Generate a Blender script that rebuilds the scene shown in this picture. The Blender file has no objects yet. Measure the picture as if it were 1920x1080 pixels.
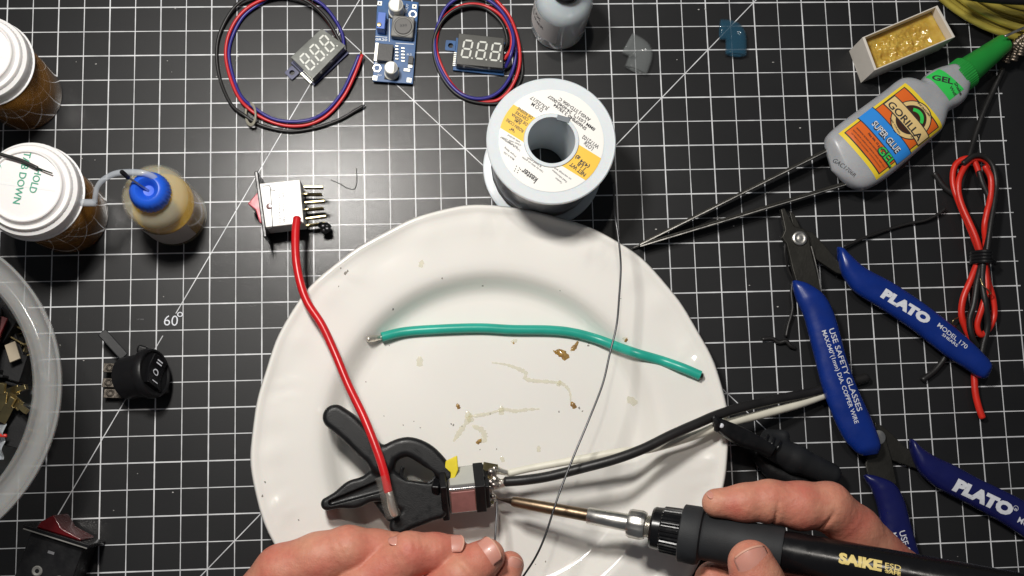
import bpy, bmesh, math, random
import numpy as np
from mathutils import Matrix, Vector
from mathutils.bvhtree import BVHTree
random.seed(4); rng = np.random.default_rng(4)
SC = bpy.context.scene; COL = SC.collection
MM = 0.001

# ---------------------------------------------------------------- camera
def rotv(v):
    v = np.array(v, float); th = np.linalg.norm(v); k = v/th
    K = np.array([[0,-k[2],k[1]],[k[2],0,-k[0]],[-k[1],k[0],0]])
    return np.eye(3)+math.sin(th)*K+(1-math.cos(th))*K@K
F_PX = 2200.0
CAM = np.array([-37.6555, -93.8003, 576.6464])
ROT = rotv((0.1479, -0.0563, -0.0260))
cam = bpy.data.cameras.new('camera'); camo = bpy.data.objects.new('camera', cam); COL.objects.link(camo)
cam.sensor_width = 36; cam.lens = F_PX/1920*36; cam.clip_start = 0.01; cam.clip_end = 50
M4 = Matrix([list(ROT[i])+[CAM[i]*MM] for i in range(3)]+[[0,0,0,1]]); camo.matrix_world = M4
SC.camera = camo

def P(x, y, h=0.0):
    """point (mm) seen at photo pixel x,y that lies at height h (mm) above the mat"""
    d = ROT@np.array([(x-960)/F_PX, -(y-540)/F_PX, -1.0])
    return CAM+d*((h-CAM[2])/d[2])
def pxmm(n, h): return n*(CAM[2]-h)/F_PX

# ---------------------------------------------------------------- light, world, exposure
W = bpy.data.worlds.new('World'); SC.world = W; W.use_nodes = True
W.node_tree.nodes['Background'].inputs[0].default_value = (0.86, 0.92, 1.0, 1)
W.node_tree.nodes['Background'].inputs[1].default_value = 0.085
def lamp(name, loc, target, size, watts, col):
    l = bpy.data.lights.new(name, 'AREA'); l.shape = 'DISK'; l.size = size*MM; l.energy = watts; l.color = col
    o = bpy.data.objects.new(name, l); COL.objects.link(o)
    o.location = Vector(loc)*MM
    o.rotation_euler = (Vector(target)-Vector(loc)).to_track_quat('-Z','Y').to_euler()
    return o
lf = P(420, -50, 0)
lamp('desk_lamp_light', (lf[0], lf[1], 485), (0, 0, 0), 74, 2.45, (1.0, 0.97, 0.92))
lf = P(466, -757, 0)
lamp('ceiling_lamp_light', (lf[0], lf[1], 1400), (0, 0, 0), 62, 3.6, (1.0, 0.94, 0.86))
SC.view_settings.view_transform = 'Standard'; SC.view_settings.look = 'None'
SC.view_settings.exposure = 0; SC.view_settings.gamma = 1
SC.render.engine = 'CYCLES'
SC.cycles.max_bounces = 10; SC.cycles.transmission_bounces = 8; SC.cycles.transparent_max_bounces = 8
SC.cycles.caustics_refractive = False; SC.cycles.caustics_reflective = False

# ---------------------------------------------------------------- materials
def mat(name, col, rough=.5, metal=0, trans=0, ior=1.46, sss=0, sscale=.003, coat=0, bump=0, bscale=400,
        var=0, vscale=120, col2=None, spec=None, rvar=0, alpha=1):
    m = bpy.data.materials.new(name); m.use_nodes = True
    nt = m.node_tree; b = nt.nodes['Principled BSDF']; L = nt.links
    c = tuple(col)+(1,)
    b.inputs['Base Color'].default_value = c
    b.inputs['Roughness'].default_value = rough; b.inputs['Metallic'].default_value = metal
    b.inputs['Transmission Weight'].default_value = trans; b.inputs['IOR'].default_value = ior
    b.inputs['Coat Weight'].default_value = coat; b.inputs['Alpha'].default_value = alpha
    if spec is not None: b.inputs['Specular IOR Level'].default_value = spec
    if sss:
        b.inputs['Subsurface Weight'].default_value = sss; b.inputs['Subsurface Scale'].default_value = sscale
        b.inputs['Subsurface Radius'].default_value = (1, .45, .25)
    tc = nt.nodes.new('ShaderNodeTexCoord')
    if var or col2:
        n = nt.nodes.new('ShaderNodeTexNoise'); n.inputs['Scale'].default_value = vscale; n.inputs['Detail'].default_value = 5
        L.new(tc.outputs['Object'], n.inputs['Vector'])
        r = nt.nodes.new('ShaderNodeValToRGB'); r.color_ramp.elements[0].position = .32; r.color_ramp.elements[1].position = .68
        if col2 is None: col2 = tuple(max(0, v*(1-var)) for v in col); 
        r.color_ramp.elements[0].color = tuple(col2)+(1,); r.color_ramp.elements[1].color = c
        L.new(n.outputs['Fac'], r.inputs[0]); L.new(r.outputs[0], b.inputs['Base Color'])
    if rvar:
        n = nt.nodes.new('ShaderNodeTexNoise'); n.inputs['Scale'].default_value = vscale*1.7; n.inputs['Detail'].default_value = 6
        L.new(tc.outputs['Object'], n.inputs['Vector'])
        q = nt.nodes.new('ShaderNodeMapRange'); q.inputs[1].default_value = .3; q.inputs[2].default_value = .7
        q.inputs[3].default_value = max(0.02, rough-rvar); q.inputs[4].default_value = rough+rvar
        L.new(n.outputs['Fac'], q.inputs[0]); L.new(q.outputs[0], b.inputs['Roughness'])
    if bump:
        n = nt.nodes.new('ShaderNodeTexNoise'); n.inputs['Scale'].default_value = bscale; n.inputs['Detail'].default_value = 4
        L.new(tc.outputs['Object'], n.inputs['Vector'])
        u = nt.nodes.new('ShaderNodeBump'); u.inputs['Strength'].default_value = bump; u.inputs['Distance'].default_value = .0004
        L.new(n.outputs['Fac'], u.inputs['Height']); L.new(u.outputs[0], b.inputs['Normal'])
    return m

M = {}
M['black_plastic'] = mat('black_plastic', (.009,.009,.010), .36, spec=.38, bump=.12, bscale=900, rvar=.1)
M['black_matte'] = mat('black_matte', (.010,.010,.011), .5, spec=.35, bump=.15, bscale=1500, rvar=.08)
M['black_rubber'] = mat('black_rubber', (.016,.017,.019), .5, spec=.45, bump=.3, bscale=2500, var=.3)
M['grip'] = mat('grip_rubber', (.024,.026,.029), .62, bump=.3, bscale=2500, var=.25)
M['gloss_black'] = mat('gloss_black', (.006,.006,.007), .24, spec=.45, rvar=.06, bump=.06, bscale=600)
M['black_wire'] = mat('black_wire', (.018,.017,.017), .42, bump=.2, bscale=500, var=.3)
M['clamp'] = mat('clamp_plastic', (.007,.0072,.008), .40, spec=.4, bump=.2, bscale=2200, rvar=.1, vscale=200)
M['red_wire'] = mat('red_wire', (.62,.012,.016), .3, bump=.12, bscale=250, var=.18, vscale=60)
M['orange_red'] = mat('orange_red_wire', (.72,.028,.015), .35, bump=.12, bscale=250, var=.15)
M['thin_red'] = mat('thin_red_wire', (.60,.025,.03), .35, var=.15)
M['thin_blue'] = mat('thin_blue_wire', (.035,.03,.24), .35, var=.15)
M['green_wire'] = mat('green_wire', (.025,.42,.32), .32, bump=.15, bscale=220, var=.2, vscale=70)
M['white_wire'] = mat('white_wire', (.82,.79,.67), .45, bump=.15, bscale=300, var=.12)
M['strands'] = mat('tinned_strands', (.80,.76,.68), .35, metal=.9, bump=.6, bscale=900)
M['solder'] = mat('solder', (.5,.5,.51), .3, metal=1, bump=.15, bscale=500, var=.3)
M['dark_solder'] = mat('solder_strand', (.13,.13,.135), .36, metal=1, var=.3, vscale=90)
M['steel'] = mat('steel', (.68,.66,.62), .33, metal=1, bump=.08, bscale=1500, rvar=.08)
M['dark_steel'] = mat('blackened_steel', (.05,.048,.042), .42, metal=.7, bump=.2, bscale=900, var=.35)
M['brown_steel'] = mat('heat_tinted_steel', (.36,.26,.17), .38, metal=1, bump=.12, bscale=700, col2=(.17,.12,.08), vscale=90)
M['tip'] = mat('burnt_tip', (.10,.075,.06), .4, metal=1, bump=.4, bscale=900)
M['brass'] = mat('brass', (.58,.46,.22), .3, metal=1, bump=.2, bscale=600, col2=(.30,.25,.14))
M['blue_handle'] = mat('blue_vinyl', (.005,.028,.22), .30, bump=.10, bscale=300, var=.15, rvar=.06)
M['navy_handle'] = mat('navy_vinyl', (.008,.011,.095), .30, bump=.10, bscale=300, var=.15, rvar=.06)
M['ink_white'] = mat('white_ink', (.78,.80,.86), .5, var=.12, vscale=900)
M['ink_black'] = mat('black_ink', (.03,.03,.035), .5)
M['ink_grey'] = mat('grey_ink', (.16,.16,.17), .5)
M['ink_gold'] = mat('gold_ink', (.85,.66,.22), .4, var=.12, vscale=900)
M['ink_green'] = mat('teal_ink', (.07,.33,.22), .5)
M['ceramic'] = None
M['cap_white'] = mat('white_cap', (.82,.80,.79), .38, bump=.06, bscale=300, sss=.1)
M['amber'] = mat('amber_plastic', (.72,.34,.075), .08, trans=.68, ior=1.3, coat=.5, bump=.08, bscale=120)
M['spool'] = mat('spool_plastic', (.64,.675,.70), .34, sss=.35, sscale=.004, bump=.06, bscale=250, rvar=.05)
M['frost'] = mat('frosted_bottle', (.74,.76,.78), .15, sss=.5, sscale=.006, coat=.9, bump=.05, bscale=150, alpha=.58)
M['frost_yellow'] = mat('frosted_yellow', (.66,.62,.48), .14, sss=.4, sscale=.006, coat=.9, bump=.05, bscale=150, alpha=.28)
M['flux_liquid'] = mat('yellow_flux', (.72,.42,.02), .1, sss=.2, sscale=.01, alpha=.85)
M['clear'] = mat('clear_plastic', (.30,.32,.32), .06, coat=1, bump=.6, bscale=140, alpha=.15)
M['clear_blue'] = mat('clear_blue_plastic', (.03,.11,.18), .06, coat=1, bump=.6, bscale=140, alpha=.30)
M['shrink'] = mat('clear_shrink', (.40,.37,.33), .06, coat=.9, bump=.35, bscale=260, alpha=.07)
M['tub'] = mat('tub_plastic', (.48,.48,.47), .14, sss=.3, sscale=.004, alpha=.40, coat=.7, bump=.15, bscale=90, rvar=.1)
M['blue_cap'] = mat('blue_cap', (.015,.10,.62), .36, sss=.1, bump=.08, bscale=300)
M['tube_clear'] = mat('clear_tube', (.55,.59,.64), .18, coat=.5, alpha=.48)
M['glue'] = mat('glue_bottle', (.40,.41,.43), .36, sss=.3, sscale=.005, bump=.1, bscale=160, rvar=.06, var=.1)
M['green_cap'] = mat('green_cap', (.018,.30,.045), .42, bump=.1, bscale=500, var=.12)
M['lab_green'] = mat('label_green', (.04,.60,.10), .35)
M['lab_yellow'] = mat('label_yellow', (.88,.66,.04), .35)
M['lab_orange'] = mat('label_orange', (.80,.15,.02), .35, var=.06)
M['lab_blue'] = mat('label_blue', (.03,.27,.78), .35)
M['lab_tan'] = mat('label_tan', (.80,.58,.25), .35)
M['lab_brown'] = mat('label_brown', (.05,.018,.010), .35)
M['paper'] = mat('white_paper', (.84,.83,.80), .5, var=.05, vscale=60)
M['card'] = mat('white_card', (.74,.69,.62), .7, bump=.15, bscale=250, var=.08, vscale=40)
M['pcb'] = mat('blue_pcb', (.002,.085,.27), .35, var=.3, vscale=300)
M['pcb_dark'] = mat('navy_pcb', (.010,.018,.11), .4, var=.3)
M['display'] = mat('display_grey', (.075,.075,.068), .3, coat=.6, bump=.1, bscale=200, var=.2)
M['filmed'] = mat('filmed_display', (.20,.21,.19), .22, coat=.7, bump=.5, bscale=90, var=.35, vscale=120)
M['segment'] = mat('segment_white', (.62,.63,.58), .4)
M['alu'] = mat('aluminium', (.80,.79,.72), .35, metal=.15, bump=.1, bscale=1200)
M['ferrite'] = mat('ferrite', (.24,.235,.22), .5, bump=.3, bscale=1500, var=.15)
M['chip'] = mat('chip', (.035,.034,.034), .45, bump=.2, bscale=1500)
M['trim_blue'] = mat('trimmer_blue', (.07,.16,.55), .4)
M['silk'] = mat('silkscreen', (.72,.76,.80), .5)
M['tan_pad'] = mat('tin_pad', (.75,.74,.66), .35, metal=.5)
M['white_body'] = mat('switch_white', (.84,.82,.78), .3, var=.05, vscale=60, bump=.05)
M['grey_body'] = mat('switch_grey', (.50,.50,.46), .3, var=.1)
M['mirror_body'] = mat('switch_metal', (.70,.68,.67), .14, metal=.9, bump=.08, bscale=200)
M['red_clear'] = mat('red_rocker', (.75,.10,.14), .15, trans=.35, coat=.5, bump=.2, bscale=150)
M['red_dark'] = mat('dark_red_rocker', (.10,.002,.004), .25, coat=.2)
M['yellow_pad'] = mat('yellow_pad', (.80,.64,.015), .5, bump=.2, bscale=500, var=.15)
M['rosin'] = mat('rosin', (.62,.43,.09), .12, sss=.4, sscale=.006, coat=.6, bump=.35, bscale=200, col2=(.50,.30,.04), vscale=220)
M['coil'] = mat('coil_yellow', (.74,.60,.11), .22, metal=.4, coat=.6, var=.35, vscale=60)
M['residue'] = mat('flux_residue', (.78,.72,.42), .12, coat=.6, alpha=.24, col2=(.60,.57,.33), vscale=500)
M['residue_b'] = mat('burnt_flux', (.52,.31,.06), .15, coat=.5, col2=(.22,.10,.015), vscale=600, alpha=.78)
M['spot'] = mat('speck', (.22,.20,.17), .6, alpha=.65)
M['dark_terminal'] = mat('dark_terminal', (.07,.06,.05), .4, metal=.8, bump=.3, bscale=700)
M['twist'] = mat('twist_tie', (.55,.52,.42), .25, trans=.4)
M['bag'] = mat('plastic_bag', (.42,.45,.48), .22, trans=.2, coat=.4, bump=.8, bscale=60)
M['table'] = mat('table_dark', (.05,.045,.04), .5, var=.3, vscale=20)
M['nail'] = mat('nail', (.66,.30,.235), .36, sss=.12, sscale=.002, coat=.15, var=.08, vscale=150)
M['nail_edge'] = mat('nail_edge', (.70,.38,.28), .42)

def skin_mat():
    m = mat('skin', (.70,.345,.245), .54, sss=.16, sscale=.003, bump=0)
    nt = m.node_tree; L = nt.links; b = nt.nodes['Principled BSDF']; tc = nt.nodes.new('ShaderNodeTexCoord')
    n = nt.nodes.new('ShaderNodeTexNoise'); n.inputs['Scale'].default_value = 55; n.inputs['Detail'].default_value = 6
    L.new(tc.outputs['Object'], n.inputs['Vector'])
    r = nt.nodes.new('ShaderNodeValToRGB'); e = r.color_ramp.elements
    e[0].position = .34; e[0].color = (.63,.19,.135,1); e[1].position = .66; e[1].color = (.71,.325,.215,1)
    L.new(n.outputs['Fac'], r.inputs[0])
    v2 = nt.nodes.new('ShaderNodeTexNoise'); v2.inputs['Scale'].default_value = 420; v2.inputs['Detail'].default_value = 4
    L.new(tc.outputs['Object'], v2.inputs['Vector'])
    mx = nt.nodes.new('ShaderNodeMixRGB'); mx.blend_type = 'MULTIPLY'; mx.inputs[0].default_value = .22
    L.new(r.outputs[0], mx.inputs[1]); L.new(v2.outputs['Fac'], mx.inputs[2]); L.new(mx.outputs[0], b.inputs['Base Color'])
    vo = nt.nodes.new('ShaderNodeTexVoronoi'); vo.inputs['Scale'].default_value = 900; vo.feature = 'DISTANCE_TO_EDGE'
    L.new(tc.outputs['Object'], vo.inputs['Vector'])
    n3 = nt.nodes.new('ShaderNodeTexNoise'); n3.inputs['Scale'].default_value = 260; n3.inputs['Detail'].default_value = 6
    L.new(tc.outputs['Object'], n3.inputs['Vector'])
    b1 = nt.nodes.new('ShaderNodeBump'); b1.inputs['Strength'].default_value = .35; b1.inputs['Distance'].default_value = .0003
    L.new(vo.outputs['Distance'], b1.inputs['Height'])
    b2 = nt.nodes.new('ShaderNodeBump'); b2.inputs['Strength'].default_value = .7; b2.inputs['Distance'].default_value = .0007
    L.new(n3.outputs['Fac'], b2.inputs['Height']); L.new(b1.outputs[0], b2.inputs['Normal'])
    L.new(b2.outputs[0], b.inputs['Normal'])
    return m
M['skin'] = skin_mat()

def mat_mat():
    """black self-healing mat with its printed half-inch grid, one-inch lines bolder, 45 and 60 degree guides"""
    m = bpy.data.materials.new('mat_grid'); m.use_nodes = True; nt = m.node_tree; L = nt.links
    b = nt.nodes['Principled BSDF']; tc = nt.nodes.new('ShaderNodeTexCoord'); sp = nt.nodes.new('ShaderNodeSeparateXYZ')
    L.new(tc.outputs['Object'], sp.inputs[0])
    def op(o, a, c=None, d=None):
        n = nt.nodes.new('ShaderNodeMath'); n.operation = o
        for k, v in enumerate((a, c, d)):
            if v is None: continue
            if isinstance(v, (int, float)): n.inputs[k].default_value = v
            else: L.new(v, n.inputs[k])
        return n.outputs[0]
    X = op('MULTIPLY', sp.outputs[0], 1000); Y = op('MULTIPLY', sp.outputs[1], 1000)
    wn = nt.nodes.new('ShaderNodeTexNoise'); wn.inputs['Scale'].default_value = 160; wn.inputs['Detail'].default_value = 2
    L.new(tc.outputs['Object'], wn.inputs['Vector'])
    wob = op('MULTIPLY', op('SUBTRACT', wn.outputs['Fac'], .5), .16)
    def per(v, p, off=0):          # distance to the nearest multiple of p
        q = op('DIVIDE', op('SUBTRACT', v, off), p)
        return op('MULTIPLY', op('ABSOLUTE', op('SUBTRACT', q, op('ROUND', q))), p)
    def line(d, w): return op('LESS_THAN', op('ADD', d, wob), w)
    S = 12.7
    g = op('MAXIMUM', line(per(X, S), .21), line(per(Y, S), .21))
    g = op('MAXIMUM', g, line(per(X, 2*S), .30)); g = op('MAXIMUM', g, line(per(Y, 2*S, S), .30))
    d1 = op('MULTIPLY', op('ABSOLUTE', op('ADD', op('SUBTRACT', X, Y), S)), .7071); g = op('MAXIMUM', g, line(d1, .22))
    d2 = op('MULTIPLY', op('ABSOLUTE', op('SUBTRACT', op('ADD', X, Y), 3*S)), .7071)
    g = op('MAXIMUM', g, op('MULTIPLY', line(d2, .22), op('GREATER_THAN', X, -6.8*S)))
    d3 = op('ABSOLUTE', op('SUBTRACT', op('MULTIPLY', op('ADD', X, 6.88*S), .8695), op('MULTIPLY', op('SUBTRACT', Y, 9.9*S), .494)))
    gap = op('MAXIMUM', op('GREATER_THAN', Y, -1.35*S), op('LESS_THAN', Y, -2.2*S))
    g = op('MAXIMUM', g, op('MULTIPLY', line(d3, .22), gap))
    ins = op('MULTIPLY', op('LESS_THAN', X, 20.15*S), op('GREATER_THAN', X, -28.1*S)); ins = op('MULTIPLY', ins, op('LESS_THAN', Y, 17.1*S)); ins = op('MULTIPLY', ins, op('GREATER_THAN', Y, -17.1*S))
    g = op('MULTIPLY', g, ins)
    # the black surface: slight wear and pale dust
    n = nt.nodes.new('ShaderNodeTexNoise'); n.inputs['Scale'].default_value = 14; n.inputs['Detail'].default_value = 6
    L.new(tc.outputs['Object'], n.inputs['Vector'])
    r = nt.nodes.new('ShaderNodeValToRGB'); e = r.color_ramp.elements
    e[0].position = .3; e[0].color = (.0095,.0098,.0108,1); e[1].position = .72; e[1].color = (.0155,.0157,.0168,1)
    L.new(n.outputs['Fac'], r.inputs[0])
    vo = nt.nodes.new('ShaderNodeTexVoronoi'); vo.inputs['Scale'].default_value = 130; L.new(tc.outputs['Object'], vo.inputs['Vector'])
    vr = nt.nodes.new('ShaderNodeTexWhiteNoise'); L.new(vo.outputs['Position'], vr.inputs['Vector'])
    speck = op('MULTIPLY', op('LESS_THAN', vo.outputs['Distance'], .055), op('GREATER_THAN', vr.outputs['Value'], .93))
    mx0 = nt.nodes.new('ShaderNodeMixRGB'); L.new(op('MULTIPLY', speck, .75), mx0.inputs[0]); L.new(r.outputs[0], mx0.inputs[1]); mx0.inputs[2].default_value = (.35,.34,.33,1)
    wl = nt.nodes.new('ShaderNodeTexNoise'); wl.inputs['Scale'].default_value = 60; wl.inputs['Detail'].default_value = 5
    L.new(tc.outputs['Object'], wl.inputs['Vector'])
    lc = nt.nodes.new('ShaderNodeValToRGB'); lc.color_ramp.elements[0].position = .3; lc.color_ramp.elements[0].color = (.48,.49,.51,1)
    lc.color_ramp.elements[1].position = .6; lc.color_ramp.elements[1].color = (.74,.75,.77,1); L.new(wl.outputs['Fac'], lc.inputs[0])
    mx = nt.nodes.new('ShaderNodeMixRGB'); L.new(g, mx.inputs[0]); L.new(mx0.outputs[0], mx.inputs[1]); L.new(lc.outputs[0], mx.inputs[2])
    L.new(mx.outputs[0], b.inputs['Base Color'])
    b.inputs['Roughness'].default_value = .42
    b.inputs['Coat Weight'].default_value = .15; b.inputs['Coat Roughness'].default_value = .10
    b.inputs['Specular IOR Level'].default_value = .27
    fn = nt.nodes.new('ShaderNodeTexNoise'); fn.inputs['Scale'].default_value = 2600; fn.inputs['Detail'].default_value = 2
    L.new(tc.outputs['Object'], fn.inputs['Vector'])
    bu = nt.nodes.new('ShaderNodeBump'); bu.inputs['Strength'].default_value = .30; bu.inputs['Distance'].default_value = .00012
    L.new(fn.outputs['Fac'], bu.inputs['Height']); L.new(bu.outputs[0], b.inputs['Normal'])
    f2 = nt.nodes.new('ShaderNodeTexNoise'); f2.inputs['Scale'].default_value = 1300; f2.inputs['Detail'].default_value = 4; f2.inputs['Roughness'].default_value = .7
    L.new(tc.outputs['Object'], f2.inputs['Vector'])
    bu2 = nt.nodes.new('ShaderNodeBump'); bu2.inputs['Strength'].default_value = .5; bu2.inputs['Distance'].default_value = .00011
    L.new(f2.outputs['Fac'], bu2.inputs['Height']); L.new(bu2.outputs[0], b.inputs['Coat Normal'])
    return m

# ---------------------------------------------------------------- mesh helpers (all in mm, world space)
class MB:
    def __init__(s): s.V = []; s.F = []; s.n = 0
    def add(s, V, F=None):
        if F is None: V, F = V
        V = np.asarray(V, float); s.V.append(V); s.F += [tuple(int(i)+s.n for i in f) for f in F]; s.n += len(V); return s
    def verts(s): return np.concatenate(s.V)
    def bvh(s): return BVHTree.FromPolygons([Vector(v) for v in s.verts()], s.F)
def spline(pts, m=8):
    p = np.asarray(pts, float); p = np.vstack([2*p[0]-p[1], p, 2*p[-1]-p[-2]]); out = []
    for i in range(1, len(p)-2):
        a, b_, c, d = p[i-1:i+3]
        for t in np.arange(m)/m:
            out.append(.5*((2*b_)+(c-a)*t+(2*a-5*b_+4*c-d)*t*t+(3*b_-a-3*c+d)*t**3))
    out.append(p[-2]); return np.array(out)
def sweep(pts, r, n=12, cap=True, prof=None):
    p = np.asarray(pts, float); N = len(p); r = np.broadcast_to(np.asarray(r, float), (N,)) if np.ndim(r) < 2 else r
    t = np.gradient(p, axis=0); t /= np.linalg.norm(t, axis=1)[:,None]+1e-12
    u = np.cross(t[0], (0,0,1.)); 
    if np.linalg.norm(u) < 1e-3: u = np.cross(t[0], (1.,0,0))
    u /= np.linalg.norm(u); V = []
    a = np.arange(n)*2*math.pi/n
    for i in range(N):
        u = u-t[i]*(u@t[i]); u /= np.linalg.norm(u)+1e-12; w = np.cross(t[i], u)
        V.append(p[i]+r[i]*(np.cos(a)[:,None]*u+np.sin(a)[:,None]*w))
    V = np.vstack(V); F = []
    for i in range(N-1):
        for k in range(n):
            q = (k+1) % n; F.append((i*n+k, i*n+q, (i+1)*n+q, (i+1)*n+k))
    if cap: F.append(tuple(range(n-1, -1, -1))); F.append(tuple((N-1)*n+k for k in range(n)))
    return V, F
def rounded(pts, r, m=10, n=12, er=None):
    """swept wire with softly rounded ends"""
    p = spline(pts, m); 
    rr = np.interp(np.linspace(0,1,len(p)), np.linspace(0,1,len(r)), r) if np.ndim(r) else np.full(len(p), float(r))
    t0 = (p[0]-p[1])/np.linalg.norm(p[0]-p[1]); t1 = (p[-1]-p[-2])/np.linalg.norm(p[-1]-p[-2])
    k = .35 if er is None else er
    p = np.vstack([p[0]+t0*rr[0]*k, p, p[-1]+t1*rr[-1]*k]); rr = np.r_[rr[0]*.72, rr, rr[-1]*.72]
    return sweep(p, rr, n)
def PX(l): return [P(*q) for q in l]
def wire(pxl, r, m=10, n=12): return rounded(PX(pxl), r, m, n)
def basis(x, up=(0,0,1.)):
    x = np.asarray(x, float); x = x/np.linalg.norm(x); z = np.asarray(up, float); z = z-x*(z@x); z /= np.linalg.norm(z)
    return np.stack([x, np.cross(z, x), z], 1)
def tf(VF, o, B=np.eye(3)): return (np.asarray(VF[0], float)@np.asarray(B).T+np.asarray(o), VF[1])
def lathe(prof, n=64, wob=None):
    """profile (r,z), revolved about z; r=0 ends are closed"""
    V = []; F = []; rows = []
    for r, z in prof:
        if r < 1e-6: rows.append([len(V)]); V.append((0,0,z))
        else:
            rows.append(list(range(len(V), len(V)+n)))
            for k in range(n):
                a = 2*math.pi*k/n; rr = r*(1+(wob(a, r, z) if wob else 0)); V.append((rr*math.cos(a), rr*math.sin(a), z))
    for A, B_ in zip(rows[:-1], rows[1:]):
        for k in range(n):
            q = (k+1) % n
            if len(A) == 1 and len(B_) == 1: continue
            if len(A) == 1: F.append((A[0], B_[q], B_[k]))
            elif len(B_) == 1: F.append((A[k], A[q], B_[0]))
            else: F.append((A[k], A[q], B_[q], B_[k]))
    return np.array(V), F
def axis_basis(d):
    d = np.asarray(d, float); d = d/np.linalg.norm(d); x = np.cross((0,1.,0), d)
    if np.linalg.norm(x) < 1e-3: x = np.array([1.,0,0])
    x /= np.linalg.norm(x); return np.stack([x, np.cross(d, x), d], 1)
def box(sx, sy, sz, c=(0,0,0)):
    V = np.array([(x,y,z) for z in (-.5,.5) for y in (-.5,.5) for x in (-.5,.5)])*(sx,sy,sz)+np.asarray(c)
    return V, [(0,2,3,1),(4,5,7,6),(0,1,5,4),(2,6,7,3),(0,4,6,2),(1,3,7,5)]
def prism(poly, z0, z1):
    p = np.asarray(poly, float)[:, :2]
    a = 0.5*np.sum(p[:,0]*np.roll(p[:,1],-1)-np.roll(p[:,0],-1)*p[:,1])
    if a < 0: p = p[::-1]
    n = len(p); V = np.vstack([np.c_[p, np.full(n, z0)], np.c_[p, np.full(n, z1)]])
    return V, [tuple(range(n-1,-1,-1)), tuple(range(n, 2*n))]+[(k, (k+1)%n, n+(k+1)%n, n+k) for k in range(n)]
def disc(c, r, z0, z1, n=24): return prism([(c[0]+r*math.cos(a), c[1]+r*math.sin(a)) for a in np.arange(n)*2*math.pi/n], z0, z1)
def loft(left, right, z0, z1, n=20, power=2.6, m=6, zc=None):
    """body between two outlines (world xy of paired points); its section is a superellipse from z0 to z1"""
    Lp = spline([(p[0],p[1],0) for p in left], m); Rp = spline([(p[0],p[1],0) for p in right], m)
    k = min(len(Lp), len(Rp)); Lp, Rp = Lp[:k], Rp[:k]; z0 = np.interp(np.linspace(0,1,k), np.linspace(0,1,len(z0)), z0) if np.ndim(z0) else np.full(k, z0)
    z1 = np.interp(np.linspace(0,1,k), np.linspace(0,1,len(z1)), z1) if np.ndim(z1) else np.full(k, z1)
    V = []; a = np.arange(n)*2*math.pi/n; ca = np.sign(np.cos(a))*np.abs(np.cos(a))**(2/power); sa = np.sign(np.sin(a))*np.abs(np.sin(a))**(2/power)
    for i in range(k):
        c = (Lp[i]+Rp[i])/2; h = (Rp[i]-Lp[i])/2; zm = (z0[i]+z1[i])/2; hz = (z1[i]-z0[i])/2
        V.append(c+ca[:,None]*h+np.c_[np.zeros(n), np.zeros(n), zm+sa*hz])
    V = np.vstack(V); F = []
    for i in range(k-1):
        for q in range(n): F.append((i*n+q, (i+1)*n+q, (i+1)*n+(q+1)%n, i*n+(q+1)%n))
    F.append(tuple(range(n))); F.append(tuple((k-1)*n+q for q in range(n-1,-1,-1)))
    return V, F
def patch(c00, c10, c11, c01, nu=8, nv=8):
    c00, c10, c11, c01 = map(lambda v: np.asarray(v, float), (c00, c10, c11, c01)); V = []; F = []
    for j in range(nv+1):
        for i in range(nu+1):
            u, v = i/nu, j/nv; V.append((1-u)*(1-v)*c00+u*(1-v)*c10+u*v*c11+(1-u)*v*c01)
    for j in range(nv):
        for i in range(nu):
            a = j*(nu+1)+i; F.append((a, a+1, a+nu+2, a+nu+1))
    return np.array(V), F
def fine(VF, lim):
    bm = bmesh.new(); vs = [bm.verts.new(v) for v in np.asarray(VF[0])]
    for f in VF[1]:
        try: bm.faces.new([vs[i] for i in f])
        except ValueError: pass
    bmesh.ops.triangulate(bm, faces=bm.faces)
    for _ in range(5):
        e = [e for e in bm.edges if e.calc_length() > lim]
        if not e: break
        bmesh.ops.subdivide_edges(bm, edges=e, cuts=1); bmesh.ops.triangulate(bm, faces=bm.faces)
    bm.verts.index_update(); V = np.array([v.co[:] for v in bm.verts]); F = [tuple(v.index for v in f.verts) for f in bm.faces]; bm.free(); return V, F
def drape(VF, bvh, off=.12, zdef=None, lim=1.1):
    if lim: VF = fine(VF, lim)
    V = np.array(VF[0], float)
    for v in V:
        h = bvh.ray_cast(Vector((v[0], v[1], 400)), Vector((0,0,-1)))
        if h[0] is not None: v[2] = h[0].z+off
        elif zdef is not None: v[2] = zdef
    return V, VF[1]
def textvf(s, bold=0.0, res=3):
    cu = bpy.data.curves.new('t', 'FONT'); cu.body = s; cu.size = 1; cu.offset = bold; cu.resolution_u = res
    ob = bpy.data.objects.new('t', cu); COL.objects.link(ob); bpy.context.view_layer.update()
    me = bpy.data.meshes.new_from_object(ob.evaluated_get(bpy.context.evaluated_depsgraph_get()))
    V = np.array([v.co[:] for v in me.vertices]) if len(me.vertices) else np.zeros((0,3)); F = [tuple(p.vertices) for p in me.polygons]
    bpy.data.objects.remove(ob); bpy.data.curves.remove(cu); bpy.data.meshes.remove(me)
    return V, F
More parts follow.
